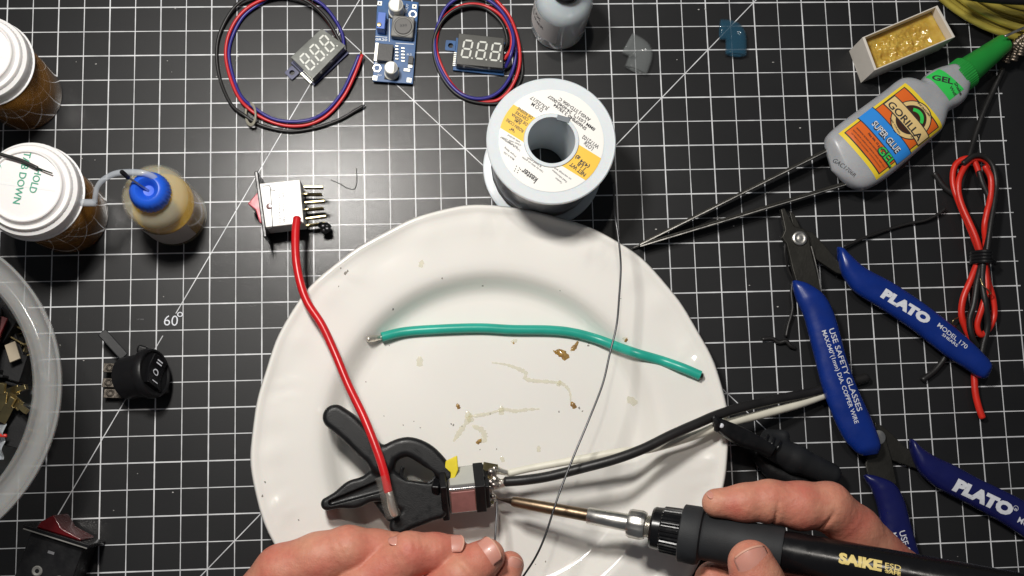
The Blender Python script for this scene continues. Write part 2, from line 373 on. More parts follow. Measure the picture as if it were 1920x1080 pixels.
def text(s, p0, p1, h, hmm=None, bold=0.0, bvh=None, off=.12, shear=0):
    """lettering whose baseline runs from photo point p0 to p1 at height h"""
    V, F = textvf(s, bold)
    if not len(V): return V, F
    a = P(p0[0], p0[1], h); b_ = P(p1[0], p1[1], h); d = b_-a; Lm = np.linalg.norm(d); d /= Lm; up = np.cross((0,0,1.), d)
    x0, x1 = V[:,0].min(), V[:,0].max(); y1 = V[:,1].max(); s_ = Lm/(x1-x0); sy = (hmm/y1) if hmm else s_
    W_ = a+np.outer((V[:,0]-x0)*s_+shear*V[:,1]*sy, d)+np.outer(V[:,1]*sy, up); W_[:,2] = h+off
    return drape((W_, F), bvh, off) if bvh else (W_, F)

# signed-distance modelling
def smin(a, b_, k):
    h = np.clip(.5+.5*(b_-a)/k, 0, 1); return b_*(1-h)+a*h-k*h*(1-h)
def rcone(p, a, b_, ra, rb, sz=1.0):
    a = np.asarray(a, float); b_ = np.asarray(b_, float); ba = b_-a; t = np.clip((p-a)@ba/(ba@ba), 0, 1)
    q = p-a-t[:,None]*ba
    return np.linalg.norm(q, axis=1)-(ra+(rb-ra)*t)
def cap2(p, a, b_, ra, rb):
    a = np.asarray(a, float)[:2]; b_ = np.asarray(b_, float)[:2]; ba = b_-a; q = p[:,:2]; t = np.clip((q-a)@ba/(ba@ba), 0, 1)
    return np.linalg.norm(q-a-t[:,None]*ba, axis=1)-(ra+(rb-ra)*t)
def extr(d2, z, zc, hz, r):
    q0 = d2+r; q1 = np.abs(z-zc)-hz+r
    return np.sqrt(np.maximum(q0,0)**2+np.maximum(q1,0)**2)+np.minimum(np.maximum(q0,q1),0)-r
def nets(fn, lo, hi, h):
    """naive surface nets"""
    lo = np.asarray(lo, float); n = np.ceil((np.asarray(hi)-lo)/h).astype(int)+1
    ax = [lo[i]+h*np.arange(n[i]) for i in range(3)]
    G = np.stack(np.meshgrid(*ax, indexing='ij'), -1).reshape(-1,3); D = np.concatenate([fn(g) for g in np.array_split(G, 8)]).reshape(n)
    D = D.copy(); D[0]=D[-1]=1; D[:,0]=D[:,-1]=1; D[:,:,0]=D[:,:,-1]=1
    S_ = D < 0; cn = n-1; acc = np.zeros(tuple(cn)+(3,)); cnt = np.zeros(tuple(cn))
    cor = [(i,j,k) for i in (0,1) for j in (0,1) for k in (0,1)]
    def sub(A, c): return A[c[0]:c[0]+cn[0], c[1]:c[1]+cn[1], c[2]:c[2]+cn[2]]
    for a in cor:
        for d in range(3):
            if a[d]: continue
            b_ = list(a); b_[d] = 1; va, vb = sub(D,a), sub(D,b_); m = (va < 0) != (vb < 0)
            t = np.where(m, va/np.where(m, va-vb, 1), 0)
            for q in range(3): acc[...,q] += np.where(m, a[q]+(t if q == d else 0), 0)
            cnt += m
    act = cnt > 0; idx = -np.ones(tuple(cn), int); idx[act] = np.arange(act.sum())
    ci = np.argwhere(act); V = lo+h*(ci+acc[act]/cnt[act][:,None]); F = []
    for d in range(3):
        u, v = (d+1)%3, (d+2)%3; A = np.argwhere(np.diff(S_, axis=d)); 
        A = A[(A[:,u] > 0)&(A[:,v] > 0)&(A[:,u] < cn[u])&(A[:,v] < cn[v])]
        s0 = S_[A[:,0],A[:,1],A[:,2]]
        def I(du, dv):
            B_ = A.copy(); B_[:,u] -= du; B_[:,v] -= dv; return idx[B_[:,0],B_[:,1],B_[:,2]]
        q = np.stack([I(1,1), I(0,1), I(0,0), I(1,0)], 1); q[~s0] = q[~s0][:, ::-1]; F += [tuple(r) for r in q]
    return V, F

# ---------------------------------------------------------------- object helpers
ORG = {}
def thing(name, label, cat, loc, group=None):
    o = bpy.data.objects.new(name, None); COL.objects.link(o); loc = np.asarray(loc, float); o.location = Vector(loc)*MM
    o.empty_display_size = .01
    o['label'] = label; o['category'] = cat
    if group: o['group'] = group
    ORG[o.name] = loc; return o
def mesh(name, VF, m, org, bevel=0, angle=38, smooth=True, solid=0, seg=2, recalc=True):
    V, F = (VF.verts(), VF.F) if isinstance(VF, MB) else VF
    me = bpy.data.meshes.new(name); me.from_pydata(((np.asarray(V)-org)*MM).tolist(), [], F); me.validate(); me.update()
    if recalc:
        bm_ = bmesh.new(); bm_.from_mesh(me); bmesh.ops.recalc_face_normals(bm_, faces=bm_.faces); bm_.to_mesh(me); bm_.free()
    if smooth:
        me.polygons.foreach_set('use_smooth', [True]*len(me.polygons))
        if angle < 180: me.set_sharp_from_angle(angle=math.radians(angle))
    me.materials.append(m); o = bpy.data.objects.new(name, me); COL.objects.link(o)
    if solid:
        s = o.modifiers.new('s', 'SOLIDIFY'); s.thickness = solid*MM; s.offset = 0
    if bevel:
        s = o.modifiers.new('b', 'BEVEL'); s.width = bevel*MM; s.segments = seg; s.limit_method = 'ANGLE'; s.angle_limit = math.radians(40); s.harden_normals = True
    return o
def part(name, VF, m, parent, label=None, **k):
    org = ORG[parent.name]; o = mesh(name, VF, m, org, **k); o.parent = parent; ORG[o.name] = org
    if label: o['label'] = label
    return o
def single(name, label, cat, VF, m, group=None, **k):
    V = VF.verts() if isinstance(VF, MB) else np.asarray(VF[0]); org = np.array([*(V.min(0)+V.max(0))[:2]/2, V[:,2].min()])
    o = mesh(name, VF, m, org, **k); o.location = Vector(org)*MM; ORG[o.name] = org; o['label'] = label; o['category'] = cat
    if group: o['group'] = group
    return o
def one(VF): b = MB(); b.add(VF); return b
# ================================================================ SETTING: table and cutting mat
tb = mesh('table', box(1600, 1200, 20, (0,0,-13.2)), M['table'], np.zeros(3)); tb['kind'] = 'structure'
ORG['cutting_mat'] = np.zeros(3)
matb = MB(); matb.add(box(720, 520, 3, (-40,-10,-1.5)))
cm = mesh('cutting_mat', matb, mat_mat(), np.zeros(3), bevel=.6)
cm['label'] = 'black cutting mat printed with a white half-inch grid under everything'; cm['category'] = 'cutting mat'
b = MB()
b.add(text('60', (307,610), (333,611), 0, hmm=5.0, bold=-.005)); b.add(text('o', (332,594), (343,594), 0, hmm=2.4))
part('printed_number', b, M['ink_white'], cm, recalc=False)
b = MB(); b.add(text('1/2" GRID', (257,600), (270,600), 0, hmm=.6)); 
part('tiny_print', b, M['ink_grey'], cm, recalc=False)

# ================================================================ PLATE
PC = P(920, 823, 19); PC = np.array([PC[0]+1.0, PC[1], 0.0])
def relief(a, r):
    e = math.exp(-((r-104)/5.5)**2)
    s = .55*math.sin(8*a+.6)+.35*math.sin(24*a+1.5*math.sin(8*a))+.25*math.sin(40*a+2)*max(0, math.sin(8*a))
    sc = 0.0
    for i in range(10):
        for da, dr, w in ((-.05,-1,.5),(-.015,2.0,.8),(.03,-.5,.7),(.07,2.5,.55)):
            d = (a-(i*.6283+.35+.08*math.sin(i*2.3))-da+math.pi)%(2*math.pi)-math.pi
            sc += w*math.exp(-(d/.014)**2)*math.exp(-((r-(102.5+dr+d*60))/3.0)**2)
    return s*e*1.25+sc*1.2
prof_top = [(0,4.0),(20,4.0),(40,4.0),(58,3.7),(68,3.3),(71,3.5),(73,4.3),(75,6.1),(77,8.7),(79,11.5),(81,13.7),(83.5,15.0),(87,15.5),(92,16.0),(97,16.5),(100,16.9),(103,17.4),(106,18.0),(108.5,18.4),(110.2,19.2),(111.6,20.2),(112.5,20.3),(113.2,19.5),(113.7,18.6),(113.2,17.6),(111.5,16.6),(106,15.0),(97,13.6),(84,11.8),(78,7.5),(74,3.0),(70,.6),(66,.2),(64,1.6),(40,1.6),(0,1.6)]
def plate_mesh():
    V, F = lathe([(r,z) for r,z in prof_top], 320); V = V.copy()
    for v in V:
        r = math.hypot(v[0], v[1])
        v[:2] *= .99
        if r > 86:
            a = math.atan2(v[1], v[0]); k = 1+.0065*math.sin(8*a+.6)*min(1,(r-86)/20)+.0016*math.sin(24*a)*min(1,(r-86)/20)
            v[0] *= k; v[1] *= k
            v[2] += relief(a, r)
    return V+PC, F
PLV = plate_mesh(); PBV = one(PLV).bvh()
def pz(x, y):
    h = PBV.ray_cast(Vector((x,y,400)), Vector((0,0,-1))); return h[0].z if h[0] is not None else 0.0
def on_plate(x, y, d=0):
    h = 10
    for _ in range(6): q = P(x, y, h); h = pz(q[0], q[1])+d
    return P(x, y, h)
cer = mat('glazed_ceramic', (.86,.835,.79), .12, coat=.3, bump=.12, bscale=35, var=.04, vscale=12, sss=.06, rvar=.06)
plate = single('dinner_plate', 'white glazed plate with a scalloped embossed rim, spotted with flux', 'plate', PLV, cer, angle=180)
def streak(pts, w, th=.25):
    b = MB(); p = spline([(x,y,0) for x,y in pts], 7); N = len(p); L_ = []; R_ = []
    t = np.gradient(p, axis=0); t /= np.linalg.norm(t, axis=1)[:,None]
    V = []; F = []
    for i in range(N):
        ww = w*(.55+.9*rng.random())*(min(1, .3+3*i/N, .3+3*(N-1-i)/N)); nx, ny = -t[i][1], t[i][0]
        for k in (-1,-.4,.4,1):
            q = on_plate(p[i][0]+nx*ww*k, p[i][1]+ny*ww*k, 0); V.append(q+np.array([0,0,.06+th*(1-k*k)]))
    for i in range(N-1):
        for k in range(3): F.append((i*4+k, i*4+k+1, i*4+k+5, i*4+k+4))
    return np.array(V), F
def blobp(x, y, r, th=.5, n=14):
    V = [on_plate(x, y)+np.array([0,0,th])]; ph = rng.random()*6
    for rr, z in ((.55,th*.8),(1,.06)):
        for k in range(n):
            a = 2*math.pi*k/n; q = r*rr*(1+.28*math.sin(2*a+ph)+.16*math.sin(5*a+ph*2)); V.append(on_plate(x+q*math.cos(a), y+q*math.sin(a))+np.array([0,0,z]))
    F = [(0,1+k,1+(k+1)%n) for k in range(n)]+[(1+k,1+n+k,1+n+(k+1)%n,1+(k+1)%n) for k in range(n)]
    return np.array(V), F
class Pieces:
    def __init__(s, nm, m, lab): s.nm, s.m, s.lab = nm, m, lab
    def add(s, VF, F=None): part(s.nm, VF, s.m, plate, recalc=False, angle=180)
fl = Pieces('flux_residue', M['residue'], '')
fl.add(streak([(922,680),(950,684),(975,693),(986,700),(985,710),(1000,714),(1030,716),(1055,720),(1068,735),(1070,755)], 3.2))
fl.add(streak([(1012,767),(990,768),(965,771),(945,768),(915,776),(890,780),(878,782)], 3.4))
fl.add(streak([(882,775),(876,790),(862,810),(850,828)], 4.5)); fl.add(streak([(885,798),(905,808),(908,822),(900,830)], 5))
fl.add(blobp(880, 782, 9)); fl.add(blobp(787, 678, 8, .2)); fl.add(blobp(964, 640, 5, .2)); fl.add(blobp(940, 770, 7, .3)); fl.add(blobp(1185, 752, 9, .15)); fl.add(blobp(942, 861, 5, .4))
fl.add(blobp(790, 495, 6, .1)); fl.add(blobp(1172, 635, 4, .3)); fl.add(blobp(1048, 719, 5, .3)); fl.add(blobp(1010, 842, 5, .1))
fb = Pieces('burnt_flux', M['residue_b'], ''); fb.add(streak([(1084,640),(1078,650),(1070,658)], 3.6, .5)); fb.add(blobp(1056, 665, 10, .9)); fb.add(blobp(1044, 660, 4, .5)); fb.add(blobp(1075, 760, 6, .8)); fb.add(blobp(898, 828, 5, .8)); fb.add(blobp(859, 762, 4.5, .4))
fb.add(streak([(1037,657),(1044,662),(1053,668)], 2, .4)); fb.add(blobp(1174, 638, 3.5, .4)); fb.add(blobp(963, 643, 2, .4))
sp = Pieces('speck', M['spot'], '')
for x, y, r in [(648,512,3.5),(639,503,1.6),(652,508,2),(737,580,2),(829,522,1.6),(905,536,1.6),(1086,765,2.2),(1092,771,1.5),(846,795,1.6),(850,797,2),(866,799,1.4),(756,797,1.2),(720,780,1),(919,776,1.3),(788,802,1.2),(1048,772,1.6),(1103,648,2),(1104,644,1.4),(686,716,1.2),(1023,1053,1.5),(1004,1058,1),(730,648,1),(931,842,1.3),(1164,560,1),(1050,545,1),(900,843,1.2),(560,975,1.6),(492,930,2.2),(497,904,2),(635,537,1.2),(776,790,1)]:
    sp.add(blobp(x, y, r, .15, 8))

# ================================================================ SOLDER SPOOL
SPc = P(1034, 263, 54); so = np.array([SPc[0], SPc[1], 0.0])
sp_t = thing('solder_spool', 'large pale blue plastic spool of solder standing behind the plate', 'solder spool', so)
RS = 30.0
prof = [(11.0,0),(11.0,54.3),(12.6,54.3),(12.8,53.4),(28.6,53.4),(29.5,53.5),(30.0,53.0),(29.9,51.2),(28.6,50.9),(14.5,50.8),(14.5,3.2),(28.6,2.8),(29.9,2.4),(30.0,1.0),(29.6,.1),(28.5,0),(11.0,0)]
part('spool_body', tf(lathe(prof, 128), so), M['spool'], sp_t, angle=40)
slot = MB(); a0 = math.radians(60)
slot.add(tf(box(6.0, 2.6, .9, (0,0,54.1)), so+np.array([11.6*math.cos(a0), 11.6*math.sin(a0), 0]), basis((math.cos(a0+1.8), math.sin(a0+1.8), 0))))
part('drive_notch', slot, mat('notch_grey', (.16,.18,.20), .5), sp_t, bevel=.2)
wl = []
for k in range(46*26+1):
    a = k*2*math.pi/26; z = 5.0+(50.3-5.0)*k/(46*26); wl.append((so[0]+25.6*math.cos(a), so[1]+25.6*math.sin(a), z))
wnd = MB(); wnd.add(sweep(wl, .52, 6)); wnd.add(tf(lathe([(14.6,3.6),(25.4,3.6),(25.4,50.6),(14.6,50.6)], 64), so))
part('wound_solder', wnd, M['solder'], sp_t)
def spool_label_mat():
    m = mat('spool_label', (.83,.81,.77), .45); nt = m.node_tree; L = nt.links; tc = nt.nodes.new('ShaderNodeTexCoord')
    d = nt.nodes.new('ShaderNodeVectorMath'); d.operation = 'DOT_PRODUCT'; th = math.radians(-33.5)
    # stripe normal, across the label
    d.inputs[1].default_value = (-math.sin(th)*1000, math.cos(th)*1000, 0); L.new(tc.outputs['Object'], d.inputs[0])
    a = nt.nodes.new('ShaderNodeMath'); a.operation = 'ADD'; a.inputs[1].default_value = 1.2; L.new(d.outputs['Value'], a.inputs[0])
    ab = nt.nodes.new('ShaderNodeMath'); ab.operation = 'ABSOLUTE'; L.new(a.outputs[0], ab.inputs[0])
    lt = nt.nodes.new('ShaderNodeMath'); lt.operation = 'LESS_THAN'; lt.inputs[1].default_value = 6.4; L.new(ab.outputs[0], lt.inputs[0])
    mx = nt.nodes.new('ShaderNodeMixRGB'); mx.inputs[1].default_value = (.83,.81,.77,1); mx.inputs[2].default_value = (.86,.52,.045,1); L.new(lt.outputs[0], mx.inputs[0])
    L.new(mx.outputs[0], nt.nodes['Principled BSDF'].inputs['Base Color']); return m
lab = part('paper_label', tf(lathe([(12.9,53.45),(24.3,53.45),(24.3,53.62),(12.9,53.62),(12.9,53.45)], 128), so), spool_label_mat(), sp_t, angle=30)
hz = 53.62; t = MB(); G = MB()
def Lb(s, z0, z1, hm, bold=.0, dst=t):
    bold = bold+.018; hm = hm*1.12    # z0,z1: baseline ends, in the 3.6x enlargement of the photo whose corner is (880,120)
    dst.add(text(s, (880+z0[0]/3.6, 120+z0[1]/3.6), (880+z1[0]/3.6, 120+z1[1]/3.6), hz, hmm=hm, bold=bold, off=.06))
Lb('NET WT', (790,742), (690,663), 1.7, .012); Lb('1 LB', (788,702), (742,660), 1.7, .012); Lb('(434 g)', (815,688), (724,615), 1.5, .012)
Lb('LOT#', (842,566), (785,520), 1.7); Lb('W172102', (880,553), (772,478), 1.7)
Lb('SN60PB40 3.3%/44', (795,432), (578,265), 1.45, .008); Lb('8MM (.031")  24-6040-0027', (853,437), (540,208), 1.45, .008); Lb('ANSI-J STD-006 C', (822,372), (612,226), 1.45, .005)
Lb('D.O.M', (500,306), (428,258), 1.6); Lb('JUL/25/17', (538,298), (422,215), 1.6)
Lb('ROSIN CORE', (370,448), (257,366), 1.35); Lb('ALMA', (352,398), (310,368), 1.3); Lb('DE RESINA', (396,402), (292,330), 1.3); Lb('CENTRE', (403,370), (318,315), 1.3); Lb('DE RESINE', (430,356), (333,290), 1.3); Lb('"44"', (315,444), (280,424), 1.5)
Lb('kester', (465,775), (368,700), 2.7, .01)
for q, (x, y) in enumerate([(318,690),(338,702),(312,708),(330,718),(325,733),(345,712),(305,722)]):
    c = P(880+x/3.6, 120+y/3.6, hz); t.add(disc(c, .28, hz+.04, hz+.1, 8))
for s_, a_, b_ in [('with alcohol', (345,525),(262,475)),('Clean with rosin', (352,545),(222,492)),('Use in ventilated', (345,582),(215,490)),('area. Read label', (330,560),(262,520)),('Proper fitting', (318,622),(240,560)),('Made in USA', (305,642),(235,590)),('Use by date on guide', (500,725),(360,625)),('& hand wash', (488,690),(395,628)),('Caution', (628,800),(585,765)),('Read information', (660,793),(563,712)),('on warnings and', (690,775),(578,698))]:
    Lb(s_, a_, b_, .78, .005, G)
part('lettering', t, M['ink_black'], lab, recalc=False); part('fine_print', G, M['ink_grey'], lab, recalc=False)

# solder strand running from the spool into the left hand
strand = wire([(1150,345,34),(1153,400,46),(1160,450,48),(1164,500,47),(1161,555,46),(1156,610,45),(1143,665,45),(1130,720,45),(1105,785,45),(1080,845,46),(1056,905,47),(1040,950,48),(1022,1005,48),(1004,1045,47),(978,1085,44),(940,1140,38)], .48, 10, 8)
single('solder_strand', 'thin grey solder strand hanging loose from the spool across the plate', 'solder', strand, M['dark_solder'], angle=180)
single('solder_end', 'short bright solder end held up to the hot tip by left fingers', 'solder', wire([(932,940,24),(931,965,27),(929,1000,31),(927,1030,35),(926,1062,37)], .5, 8, 8), M['solder'], angle=180)

# ================================================================ WIRES ON THE PLATE
gp = [on_plate(x, y, 2.3) for x, y in [(716,632),(760,622),(830,617),(900,615),(960,618),(1030,619),(1075,624),(1120,636),(1160,651),(1195,663)]]
gp = [p+np.array([0,0,.2]) for p in gp]; gp += [P(1240,676,16), P(1280,690,19.6), P(1313,704,20.6)]
g = thing('green_wire', 'thick green insulated wire lying across the plate with a tinned end', 'wire', gp[0]*[1,1,0]+[0,0,4])
part('insulation', rounded(gp, 2.35, 10, 18, er=.1), M['green_wire'], g, angle=50)
part('tinned_end', rounded([on_plate(690,636,1.5), on_plate(700,634.5,1.5), on_plate(712,633,1.7), on_plate(722,631,2.2)], [1.5,1.7,1.2,1.2], 6, 12), M['strands'], g)
part('copper_core', rounded([P(1308,701.8,20.6), P(1316,705,20.7)], 1.3, 3, 10), M['dark_steel'], g)

r0 = P(556,412,24)
rw = thing('red_wire', 'thick red wire reaching from the white switch down to the black clamp', 'wire', r0)
part('insulation', wire([(557,409,23.5),(554,438,25),(555,485,27),(563,530,28),(577,568,28.5),(604,610,29),(628,662,30),(653,722,33),(682,782,37),(706,842,40),(720,885,41),(728,922,41)], 1.95, 12, 18), M['red_wire'], rw, angle=60)
tn = part('tinned_end', wire([(727,915,41),(731,930,41),(735,950,40),(740,965,39)], [1.6,1.7,1.9,1.7], 8, 12), M['strands'], rw)
part('heat_shrink', tf(sweep(spline(PX([(715,893,40.5),(723,918,40.5),(731,948,40),(738,968,39)]), 8), np.linspace(3.1,3.6,25), 20, cap=False), (0,0,0)), M['shrink'], rw, solid=.25, label='clear sleeve over the bare end')

bw = thing('black_wire', 'thick black wire soldered to the clamped switch, running right past the plate', 'wire', P(945,905,20))
part('insulation', wire([(948,903,27),(985,900,29),(1030,893,32),(1090,878,35),(1150,862,37),(1205,842,37),(1260,815,35),(1310,793,32),(1345,778,29),(1390,764,24),(1450,750,16),(1520,736,9),(1580,720,4.5),(1625,708,2.8)], 2.35, 10, 16), M['black_wire'], bw, angle=60)
part('bare_end', wire([(927,908,25),(938,907,25.5),(950,903,27)], [2.6,2.2,1.9], 6, 10), M['strands'], bw)
ww = thing('white_wire', 'cream white wire soldered to the clamped switch and ending at the cutter handle', 'wire', P(950,888,20))
part('insulation', wire([(955,887,24),(1000,877,24),(1060,866,25),(1110,857,26),(1160,848,27),(1215,842,25),(1270,827,26),(1310,814,26),(1345,800,25),(1385,788,21),(1440,774,15),(1500,757,9),(1556,737,5)], [1.7,1.7,1.8,1.9,1.9,2.0,2.0,2.0,2.1,2.1,2.1,2.1,2.1], 10, 16), M['white_wire'], ww, angle=60)
part('bare_end', wire([(926,880,25),(940,884,24.5),(957,888,23.5)], [2.4,1.5,1.2], 6, 10), M['strands'], ww)

# ================================================================ SPRING CLAMP holding a switch
def pc(x, y, h=24): return P(x, y, h)
def clamp_sdf(p):
    z = p[:,2]; H = 24
    def c(a, b_, ra, rb): return cap2(p, P(*a, H), P(*b_, H), pxmm(ra, H), pxmm(rb, H))
    def ch(js):
        s_ = spline([(*P(a[0],a[1],H)[:2], a[2]) for a in js], 5); d = None
        for a, b_ in zip(s_[:-1], s_[1:]): q = cap2(p, a, b_, pxmm(a[2],H), pxmm(b_[2],H)); d = q if d is None else np.minimum(d, q)
        return d
    up = smin(ch([(631,783,23),(657,803,24),(690,838,22),(720,870,18)]), ch([(715,868,19),(735,848,18),(765,838,18),(795,850,20),(820,872,19),(840,892,13)]), 3)
    dn = smin(c((616,944),(665,926),12,21), smin(c((665,926),(712,908),21,25), c((712,908),(760,925),23,25), 5), 5)
    lo = smin(dn, c((760,925),(838,925),25,21), 5)
    lo2 = smin(c((748,985),(785,958),17,20), c((785,958),(822,955),20,17), 5)
    piv = c((716,872),(735,905),17,17)
    d1 = extr(up, z, 24.5, 8.5, 2.6); d2 = np.minimum(extr(smin(smin(lo, piv, 3), lo2, 3), z, 21.5, 9.5, 2.0), extr(c((706,925),(736,965),14,14), z, 15, 11, 1.5))
    groove = extr(c((624,942),(712,912),5,11), z, 34, 5.0, 1.5); d2 = np.maximum(d2, -groove)
    d = smin(d1, d2, 1.4)
    return smax_(d, -extr(c((770,883),(803,893),18,12), z, 24, 40, .3), 1.0)
def smax_(a, b_, k): return -smin(-a, -b_, k)
c0 = P(595,1015,30)-[2,2,0]; c1 = P(860,750,14)+[2,2,0]
clv = nets(clamp_sdf, (c0[0],c0[1],3.2), (c1[0],c1[1],36), .42)
cl = thing('spring_clamp', 'black plastic spring clamp with yellow pads lying open on the plate', 'clamp', P(740,890,14)*[1,1,0]+[0,0,13])
part('jaws', clv, M['clamp'], cl, angle=180)
pin = MB(); pin.add(tf(lathe([(0,-9.5),(2.2,-9.5),(2.4,-9),(2.4,9),(2.2,9.5),(0,9.5)], 20), P(718,872,24)))
part('pivot_pin', pin, M['gloss_black'], cl)
def quadpx(c, z0, z1): return prism([P(x,y,(z0+z1)/2) for x,y in c], z0, z1)
pd = MB(); pd.add(quadpx([(836,864),(857,854),(859,880),(853,896),(843,899),(845,886),(833,877)], 16, 33))
part('jaw_pad', pd, M['yellow_pad'], cl, bevel=.5)
sg = MB(); pts = [P(786+33*math.cos(a), 886+24*math.sin(a), 25) for a in np.linspace(.1, 3.6, 40)]
[sg.add(sweep([p+np.array([0,0,dz]) for p in pts], .8, 8)) for dz in (-5,-2,1,4)]; part('spring', sg, M['clamp'], cl)

# switch in the clamp's jaws
zc = 27.0; sA = P(838,920,zc); sB = P(906,913,zc); ax = sB-sA; Ls = np.linalg.norm(ax); B0 = basis(ax)
th = math.radians(42); R = np.array([[1,0,0],[0,math.cos(th),-math.sin(th)],[0,math.sin(th),math.cos(th)]]); Bs = B0@R
sw = thing('metal_cased_switch', 'small square switch with a shiny case gripped sideways in the clamp', 'switch', P(870,915,12))
part('case', tf(box(Ls*.80, 15.6, 15.6, (Ls*.42,0,0)), sA, Bs), M['mirror_body'], sw, bevel=1.3, seg=4)
part('top_cover', tf(box(Ls*.66, .3, 11.5, (Ls*.43, 7.95, -.4)), sA, Bs), M['grey_body'], sw)
part('side_reflection', tf(box(Ls*.64, 12.2, .3, (Ls*.42, -.4, 7.95)), sA, Bs), mat('pink_reflection', (.62,.30,.28), .3, metal=.3, var=.25, vscale=150, bump=.15), sw)  # pink reflection of the hand in the shiny case, painted as a coloured sheet
part('flange', tf(box(3.2, 21, 18.5, (-1.4,0,-.3)), sA, Bs), M['black_plastic'], sw, bevel=.7)
bk = MB(); bk.add(tf(box(4.6, 16.2, 16.2, (Ls*.90,0,0)), sA, Bs)); bk.add(tf(box(3.4, 13.5, 12.5, (Ls*1.05,-1,0)), sA, Bs)); bk.add(tf(box(2.2, 17.0, 9, (Ls*1.0,-1.0,-3)), sA, Bs))
part('rear_housing', bk, M['black_plastic'], sw, bevel=.4)
part('rocker', tf(box(4, 13, 8, (-4.2,0,1)), sA, Bs@basis((1,0,.25))), M['gloss_black'], sw, bevel=1)
for (x, y), (x2, y2), hh in [((906,874),(933,879),28),((906,897),(930,903),28),((908,925),(928,938),24)]:
    a, b_ = P(x,y,hh), P(x2,y2,hh-1); q = MB(); q.add(tf(box(np.linalg.norm(b_-a), 4.2, .9), (a+b_)/2, basis(b_-a, (0,.5,1)))); part('terminal', q, M['brass'], sw, bevel=.2)
rg = np.random.default_rng(8)
def lump(c, r, n, s=.5):
    b_ = MB()
    for _ in range(n):
        V, F = lathe([(0,-1),(.5,-.86),(.86,-.5),(1,0),(.86,.5),(.5,.86),(0,1)], 10); b_.add(V*(r*(.55+.5*rg.random()))*np.array([1.2,1,1])+np.asarray(c)+rg.normal(0, s, 3), F)
    return b_
lm = MB()
for c, r in [(P(922,881,27),2.0),(P(921,907,27),2.5),(P(932,906,27),2.0),(P(917,930,25),1.6),(P(922,944,23),1.4)]: 
    q = lump(c, r, 6, .9); lm.add(q.verts(), q.F)
part('solder_blob', lm, mat('lumpy_solder', (.55,.50,.46), .3, metal=1, bump=1.0, bscale=700), sw)

# ================================================================ SOLDERING IRON
iA = P(933,935,23); iB = P(1760,1088,82); iD = iB-iA; iL = np.linalg.norm(iD); iBas = axis_basis(iD)
def ipos(x):       # distance along the iron of photo column x
    lo, hi = -.2, 1.6
    for _ in range(50):
        m_ = (lo+hi)/2; q = iA+iD*m_; c = (q-CAM)@ROT; px = 960+F_PX*c[0]/-c[2]
        if px < x: lo = m_
        else: hi = m_
    return lo*iL
def iron_lathe(pr, n=64, wob=None): return tf(lathe([(r, ipos(x)) for x, r in pr], n, wob), iA, iBas)
ir = thing('soldering_iron', 'black and steel soldering iron held in the right hand over the plate', 'soldering iron', iA)
part('tip', iron_lathe([(932,0),(933,.45),(938,.6),(958,1.5),(963,2.1),(963.5,0)], 24), M['tip'], ir)
part('tip_sleeve', iron_lathe([(961,0),(961,2.2),(967,2.5),(1030,2.75),(1104,2.9),(1104,0)], 32), M['brown_steel'], ir)
part('barrel', iron_lathe([(1102,0),(1102,3.55),(1104,3.8),(1179,4.0),(1181,3.9),(1181,0)], 40), M['steel'], ir)
part('nut', iron_lathe([(1178,4.2),(1178,5.9),(1183,6.5),(1203,6.6),(1210,6.0),(1210,4.2)], 48, lambda a, r, z: (-.06 if (math.sin(12*a) > .55) else 0) if r > 6 else 0), M['steel'], ir, angle=25)
part('threaded_neck', iron_lathe([(1206,0),(1206,4.8)]+[(1208+k*1.5, 4.5 if k % 2 else 5.1) for k in range(14)]+[(1229,0)], 32), M['steel'], ir, angle=80)
part('knurled_collar', iron_lathe([(1224,4.8),(1222,8.7),(1226,9.3),(1240,9.5),(1243,10.2),(1276,10.6),(1279,9.8),(1279,4)], 144, lambda a, r, z: (-.045 if math.sin(36*a) > 0 else 0) if 10.1 < r < 10.7 else 0), M['gloss_black'], ir, angle=25)
part('grip', iron_lathe([(1278,5),(1277,12.0),(1279,12.7),(1307,12.9),(1314,12.4),(1317,10.6),(1322,10.1),(1400,10.1),(1462,10.2),(1467,9.9),(1468,8)], 64), M['grip'], ir)
hd_ = MB(); hd_.add(iron_lathe([(1466,7),(1466,9.0),(1480,9.1),(1600,9.1),(1760,9.2),(1900,9.2),(1960,8.6),(1975,5),(2000,3.2),(2060,2.8),(2062,0)], 64))
hp = part('handle', hd_, M['gloss_black'], ir); hb = hd_.bvh()
t = MB(); t.add(text('SAIKE', (1567,1053), (1639,1067), 75, hmm=4.2, bold=.06, bvh=hb)); part('lettering', t, M['ink_gold'], hp, recalc=False)
t = MB(); t.add(text('ESD', (1645,1060), (1671,1065), 75, hmm=1.9, bold=.01, bvh=hb)); t.add(text('SAFE', (1644,1067), (1670,1072), 75, hmm=1.5, bold=.02, bvh=hb)); t.add(text('SAFE', (1645,1070), (1670,1075), 75, hmm=1.2, bold=.02, bvh=hb))
part('fine_lettering', t, M['ink_gold'], hp, recalc=False)

